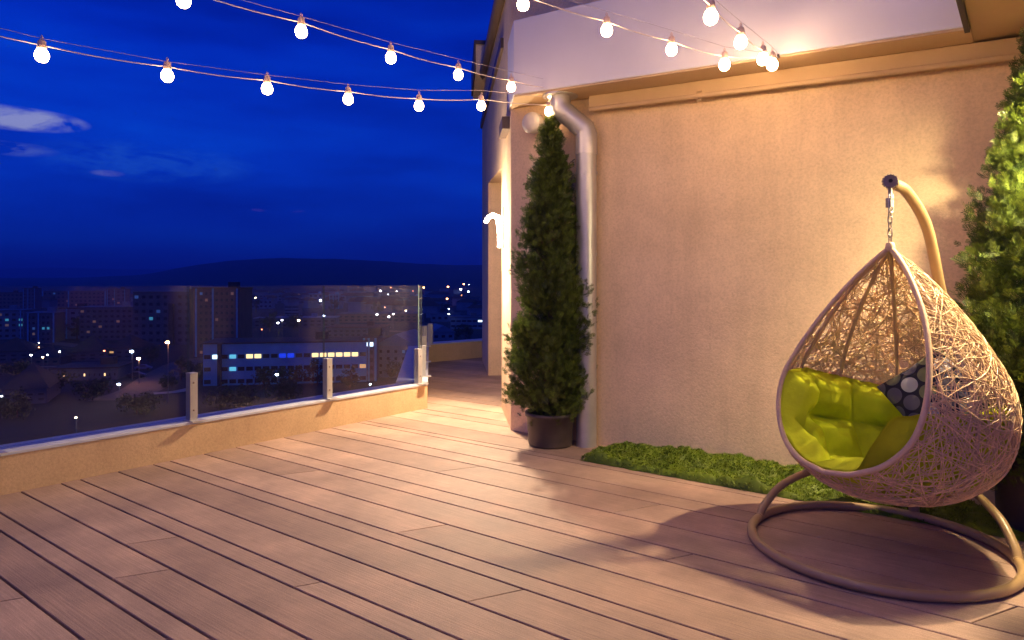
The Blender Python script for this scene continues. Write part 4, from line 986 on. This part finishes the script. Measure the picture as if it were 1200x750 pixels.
house('far low shop with a lit cyan front beyond the end of the glass', 506, 518, 352, 347.5, BLU, DG, 1, 1, {(0, 0): 'cyan'}, 10, 0.0, name='low_building', wsz=(0.7, 0.35))
house('far dark terrace row on the slope beyond the end of the glass', 519, 562, 357, 348, DG, RED, 10, 2, {}, 10, 0.0)
house('far blue-grey slab left part of the skyline behind the second panel', 300, 338, 353, 345, GREY, BLU, 9, 2, {}, 12, 0.0)
house('far dark slab above the little pale block', 342, 362, 351, 343, DG, BLU, 6, 3, {}, 12, 0.0)

_r = random.Random(77); hw = MB(); hw.box((0, 0, 3), (9, 8, 6.5)); rw = MB(); rw.add([(-5, -4.5, 6.2), (5, -4.5, 6.2), (5, 4.5, 6.2), (-5, 4.5, 6.2), (-3, 0, 8.8), (3, 0, 8.8)], [(0,1,5,4), (2,3,4,5), (1,2,5), (3,0,4), (3,2,1,0)])
hp = None; GREY = ('grey_render', (0.14, 0.18, 0.26))
for i in range(90):
    x_ = _r.uniform(285, 562) if i % 3 else _r.uniform(-20, 285); y_ = _r.uniform(338.5, 372) if x_ > 395 else _r.uniform(344, 362)
    g = hit(x_, y_); e = empty('hillside_house', g, 'tiny dark house among many on the far hillside', 'house', 'small houses on the far hillside', _r.uniform(-0.8, 0.8))
    if hp is None:
        a_ = hw.obj('wall', cmat('grey_render', (0.14, 0.18, 0.26))); b_ = rw.obj('roof', cmat('brown_tiles', (0.10, 0.055, 0.045))); a_.parent = e; b_.parent = e; hp = (a_, b_)
    else:
        for q_ in hp: copyo(q_, e)
    k_ = _r.uniform(0.9, 1.7); e.scale = (k_*_r.uniform(1, 2), k_, k_*0.9)
# ---- trees in the town
def town_tree(label, x, yb, wpx, hpx, seed, col='dark', group=None, name='broadleaf_tree'):
    g = hit(x, yb); rnd = random.Random(seed); k = g.y/F; w, h = wpx*k/2, hpx*k
    e = empty(name, g, label, 'tree', group)
    m = MB(); tk = max(0.12, h*0.03)
    m.tube([Vector((0,0,-0.3)), Vector((0.02*h,0,h*0.25)), Vector((0,0.01*h,h*0.6)), Vector((0,0,h*0.85))], lambda t: tk*(1-0.8*t), 6)
    for i in range(6):
        a = i*1.05+seed; m.tube([Vector((0,0,h*(0.25+0.07*i))), Vector((math.cos(a)*w*0.55, math.sin(a)*w*0.55, h*(0.45+0.07*i)))], tk*0.35, 5, caps=False)
    o = m.obj('trunk', M['bark']); o.parent = e
    m = MB(); cl = []
    for i in range(16):
        a = rnd.uniform(0, 6.28); zz = rnd.uniform(0.25, 0.95); rr = w*math.sin(math.pi*min(1, max(0.12, (zz-0.12)/0.95)))**0.6*rnd.uniform(0.2, 0.8)
        cl.append((Vector((math.cos(a)*rr, math.sin(a)*rr, h*zz)), w*rnd.uniform(0.22, 0.42)))
    for i in range(900):
        c, r = rnd.choice(cl); d = Vector((rnd.gauss(0,1), rnd.gauss(0,1), rnd.gauss(0,1))).normalized()
        p = c+d*r*rnd.uniform(0.5, 1.05); s_ = w*rnd.uniform(0.035, 0.075); a1 = d.orthogonal().normalized(); a1.rotate(Matrix.Rotation(rnd.uniform(0, 6.28), 3, d)); a1 = (a1+d*rnd.uniform(-.6,.6)).normalized(); b1 = a1.cross(d).normalized()
        m.v += [tuple(p-a1*s_), tuple(p+b1*s_*0.7), tuple(p+a1*s_*1.2), tuple(p-b1*s_*0.7)]; q_ = len(m.v)-4; m.f.append((q_, q_+1, q_+2, q_+3)); m.sm.append(False); m.mi.append(0)
    o = m.obj('crown', M[col]); o.parent = e
    return e
M['dark'+'_leaf'] = foliage('town_foliage', (0.020, 0.030, 0.012), (0.07, 0.09, 0.03))
TG = 'dark trees among the town blocks'
for i, (x, yb, w_, h_, lab) in enumerate([(212, 446, 34, 26, 'round tree lit pink by the street lamps beside the road bend'), (236, 449, 26, 24, 'tree at the left corner of the office block'),
    (196, 455, 30, 14, 'low bush on the grass bank beside the road'), (340, 455, 44, 24, 'dark tree mass in front of the office block under its yellow windows'), (372, 452, 38, 30, 'taller dark tree in front of the right half of the office block'),
    (308, 456, 40, 22, 'dark tree in front of the office block left half'), (410, 455, 34, 24, 'dark tree in front of the dark stair tower'), (465, 450, 30, 26, 'dark tree before the gabled wing by the last glass post'),
    (281, 402, 24, 26, 'bushy tree rising right of the brown tower block'), (316, 388, 26, 24, 'wide tree behind the office block roof'), (345, 386, 26, 16, 'low tree left of the middle street lights'),
    (392, 372, 16, 22, 'dark slim tree just right of the second glass seam'), (442, 372, 18, 18, 'dark tree behind the long factory hall'), (300, 366, 14, 22, 'far conical tree above the middle lights'),
    (90, 398, 26, 26, 'bare-looking tree glowing faintly between two left blocks'), (60, 400, 10, 30, 'slim dark tree beside the teal-windowed block'), (144, 418, 20, 20, 'dark tree beside the cold street lamp'),
    (176, 426, 26, 20, 'dark tree behind the parked cars'), (20, 440, 40, 14, 'low hedge-like tree mass near the left edge'), (60, 462, 60, 22, 'large dark tree in the lower left foreground'),
    (108, 470, 50, 24, 'large dark tree left of the lamp with a green post'), (20, 490, 60, 26, 'dark tree at the bottom left behind the glass'), (270, 478, 70, 22, 'dark shrub mass right below the first glass post'),
    (160, 486, 60, 20, 'dark shrub mass between the road end and the parapet'), (330, 470, 60, 18, 'dark shrub mass under the office trees'), (545, 398, 30, 16, 'dark tree right of the low blue-roofed house'), (556, 366, 16, 12, 'dark far tree beside the strip-lit shed'), (520, 366, 16, 10, 'dark far tree above the small pale shed')]):
    town_tree(lab, x, yb, w_, h_, 40+i, 'dark_leaf', TG)

# ---- street lamps
LM = {'w': emit('lamp_white', (0.95, 0.93, 1.0), 30), 'c': emit('lamp_cold', (0.62, 0.78, 1.0), 34), 'y': emit('lamp_warm', (1.0, 0.72, 0.40), 30), 'O': emit('lamp_orange_near', (1.0, 0.36, 0.13), 420), 'o': emit('lamp_orange', (1.0, 0.38, 0.14), 26), 'r': emit('lamp_red', (1.0, 0.25, 0.10), 12)}
polem = mat('lamp_pole_grey', (0.16, 0.16, 0.17), 0.6)
protol = {}
def lamp(x, y, kind, size=1.0, label='', h=7.0, group=None):
    """size: how many photograph pixels across the luminaire glows"""
    g = hit(x, y, h); Y = g.y; r = max(0.10, size*0.5*Y/F)
    z = EYE+(HZ-y)/F*Y-g.z
    e = empty('street_lamp', g, label, 'street lamp', group)
    m = MB(); pr = max(0.07, r*0.18); m.tube([Vector((0,0,-0.5)), Vector((0,0,z-r*0.5)), Vector((0,0,z+r*0.95))], pr, 6)
    o = m.obj('pole', polem); o.parent = e
    m = MB(); m.lathe([(0, -r*0.75), (r*0.7, -r*0.55), (r, 0), (r*0.75, r*0.5), (0, r*0.7)], 10, c=(0, -pr-r*0.5, z)); o = m.obj('lamp_head', LM[kind]); o.parent = e
    m = MB(); m.lathe([(0, r*0.9), (r*0.9, r*0.62), (r*0.9, r*0.55), (0, r*0.55)], 10, c=(0, -pr-r*0.5, z)); o = m.obj('lamp_hood', polem); o.parent = e
for x, y, k, s_, lab, h in [(268, 385, 'c', 4.6, 'brightest white street lamp beside the brown tower block', 9), (263, 392, 'r', 2.4, 'small reddish lamp just under the brightest white lamp', 6),
    (155, 411.6, 'c', 4.2, 'cold bluish street lamp left of the orange ones', 7), (163, 420, 'O', 3.4, 'small orange street lamp behind the parked cars', 6), (197, 401, 'O', 3.8, 'tall orange-white street lamp above the road bend', 12),
    (140, 450, 'c', 3.8, 'low blue-white lamp on a short post in the left foreground', 4), (325, 438.7, 'c', 4.0, 'blue-white lamp on a short post in front of the office block', 4), (122.6, 411, 'r', 2.2, 'dim reddish lamp left of the cold lamp', 5),
    (2.5, 464, 'w', 2.6, 'single white lamp at the far left edge', 4), (89.6, 489, 'y', 2.4, 'lonely yellow lamp low behind the left glass panel', 3),
    (434, 450, 'c', 2.2, 'low white lamp just above the parapet before the last post', 3),
    (37, 416, 'w', 2.2, 'leftmost white lamp of the small cluster on the left', 5), (50.7, 418.5, 'y', 2.2, 'yellowish lamp in the middle of the left cluster', 5), (56, 415.7, 'w', 1.9, 'white lamp right beside the yellowish one of the left cluster', 5),
    (70.4, 412, 'w', 1.9, 'rightmost white lamp of the small cluster on the left', 5), (46, 401.5, 'w', 1.2, 'upper faint lamp of the two above the left cluster', 5), (46, 407, 'o', 1.2, 'lower faint lamp of the two above the left cluster', 4),
    (300, 349, 'y', 2.7, 'greenish-white lamp standing alone above the middle lights', 8), (375.7, 352, 'c', 2.8, 'cold lamp left of the second glass seam, upper one', 8), (379.7, 370, 'c', 2.5, 'cold lamp left of the second glass seam, lower one', 8),
    (330.7, 375, 'w', 2.1, 'right one of the close pair of white lamps above the office block', 8), (326, 378.3, 'w', 2.4, 'left one of the close pair of white lamps above the office block', 8), (350.3, 375.3, 'y', 3.0, 'warm lamp right of the close white pair', 8),
    (307, 386, 'r', 1.5, 'faint red lamp left of the close white pair', 6)]:
    lamp(x, y, k, s_, lab, h)
GH = 'tiny street lamps scattered over the far hillside'
for x, y, k, s_ in [(414, 353.7, 'c', 1.4), (446, 340.7, 'w', 2.0), (465, 341.7, 'w', 1.7), (477, 338, 'o', 2.2), (496.7, 336.9, 'o', 2.2), (458, 337, 'r', 1.2), (470, 354, 'y', 2.2), (475.7, 364, 'y', 1.7), (461, 368, 'w', 1.7),
    (455.7, 371, 'w', 2.1), (442, 368.7, 'w', 2.1), (451, 360, 'o', 1.1), (447, 353, 'o', 1.0), (484, 341, 'r', 1.0), (425, 345, 'r', 0.9), (455, 345, 'c', 0.9)]:
    lamp(x, y, k, s_, 'tiny far street lamp seen through the third glass panel on the hillside', 8, GH)
for x, y, k, s_ in [(525, 336, 'o', 2.2), (540, 339, 'w', 2.3), (543.7, 333, 'o', 2.1), (549, 341.7, 'c', 2.2), (524, 350, 'o', 2.2), (541.7, 353, 'c', 1.5), (526, 362, 'c', 1.4), (526, 368, 'w', 1.7), (549.5, 333.5, 'c', 0.8), (541, 346, 'o', 1.1)]:
    lamp(x, y, k, s_, 'tiny far street lamp on the hillside between the glass end and the building', 8, 'tiny street lamps beyond the end of the glass')

# ---- parked cars
def car(label, x, y, rz, col):
    g = hit(x, y); e = empty('parked_car', (g.x, g.y, g.z+0.07), label, 'car', 'cars parked by the road', rz)
    cmm = mat('car_paint', col, 0.3, coat=0.5)
    prof_ = [(-2.1, 0.35), (-2.12, 0.72), (-1.95, 0.92), (-1.25, 1.02), (-0.75, 1.42), (0.55, 1.45), (1.15, 1.05), (1.95, 0.88), (2.12, 0.62), (2.10, 0.35)]
    m = MB(); n_ = len(prof_); vs = [(a, -0.84, b) for a, b in prof_]+[(a, 0.84, b) for a, b in prof_]
    m.add(vs, [tuple(range(n_)), tuple(range(n_, 2*n_))[::-1]]+[(i, n_+i, n_+(i+1) % n_, (i+1) % n_) for i in range(n_)]); o = m.obj('body', cmm, bevel=0.08); o.parent = e
    m = MB()
    for sy in (-0.848, 0.848): m.add([(-1.0, sy, 1.04), (-0.68, sy, 1.34), (0.50, sy, 1.37), (0.95, sy, 1.06)], [(0,1,2,3)])
    o = m.obj('side_windows', win_m['dark']); o.parent = e
    w0 = None
    for wx in (-1.3, 1.3):
        for wy in (-0.78, 0.78):
            if w0 is None:
                m = MB(); m.lathe([(0, -0.11), (0.31, -0.11), (0.33, -0.06), (0.33, 0.06), (0.31, 0.11), (0, 0.11)], 18, M=Matrix.Rotation(R(90), 4, 'X')); w0 = m.obj('wheel', M['dark']); w0.parent = e; ww = w0
            else: ww = copyo(w0, e)
            ww.location = (wx, wy, 0.33)
    for wy in (-0.6, 0.6):
        m = MB(); m.box((2.08, wy, 0.66), (0.08, 0.28, 0.12)); o = m.obj('headlight', M['plastic_white']); o.parent = e
car('blue car parked nearer the orange lamps', 168, 434, 0.25, (0.08, 0.12, 0.32))
car('dark car parked just below the blue one', 160, 443, 0.2, (0.03, 0.03, 0.05))

# ================================================================== EVENING HAZE
m = MB(); m.box((0, 0, 0), (1, 1, 1)); X0, X1, Y0, Y1, Z0, Z1 = -24900, 24900, -19900, 19900, GZ-1.5, 260
m.v = [((X0+X1)/2+(X1-X0)*v[0], (Y0+Y1)/2+(Y1-Y0)*v[1], (Z0+Z1)/2+(Z1-Z0)*v[2]) for v in m.v]
hm = bpy.data.materials.new('evening_haze'); hm.use_nodes = True; t = hm.node_tree; t.nodes.clear()
pv = t.nodes.new('ShaderNodeVolumePrincipled'); pv.inputs['Color'].default_value = (0.25, 0.42, 1.0, 1); pv.inputs['Density'].default_value = 0.00027; pv.inputs['Anisotropy'].default_value = 0.0
ou = t.nodes.new('ShaderNodeOutputMaterial'); t.links.new(pv.outputs[0], ou.inputs['Volume'])
o = m.obj('haze', hm); tag(o, kind='stuff')
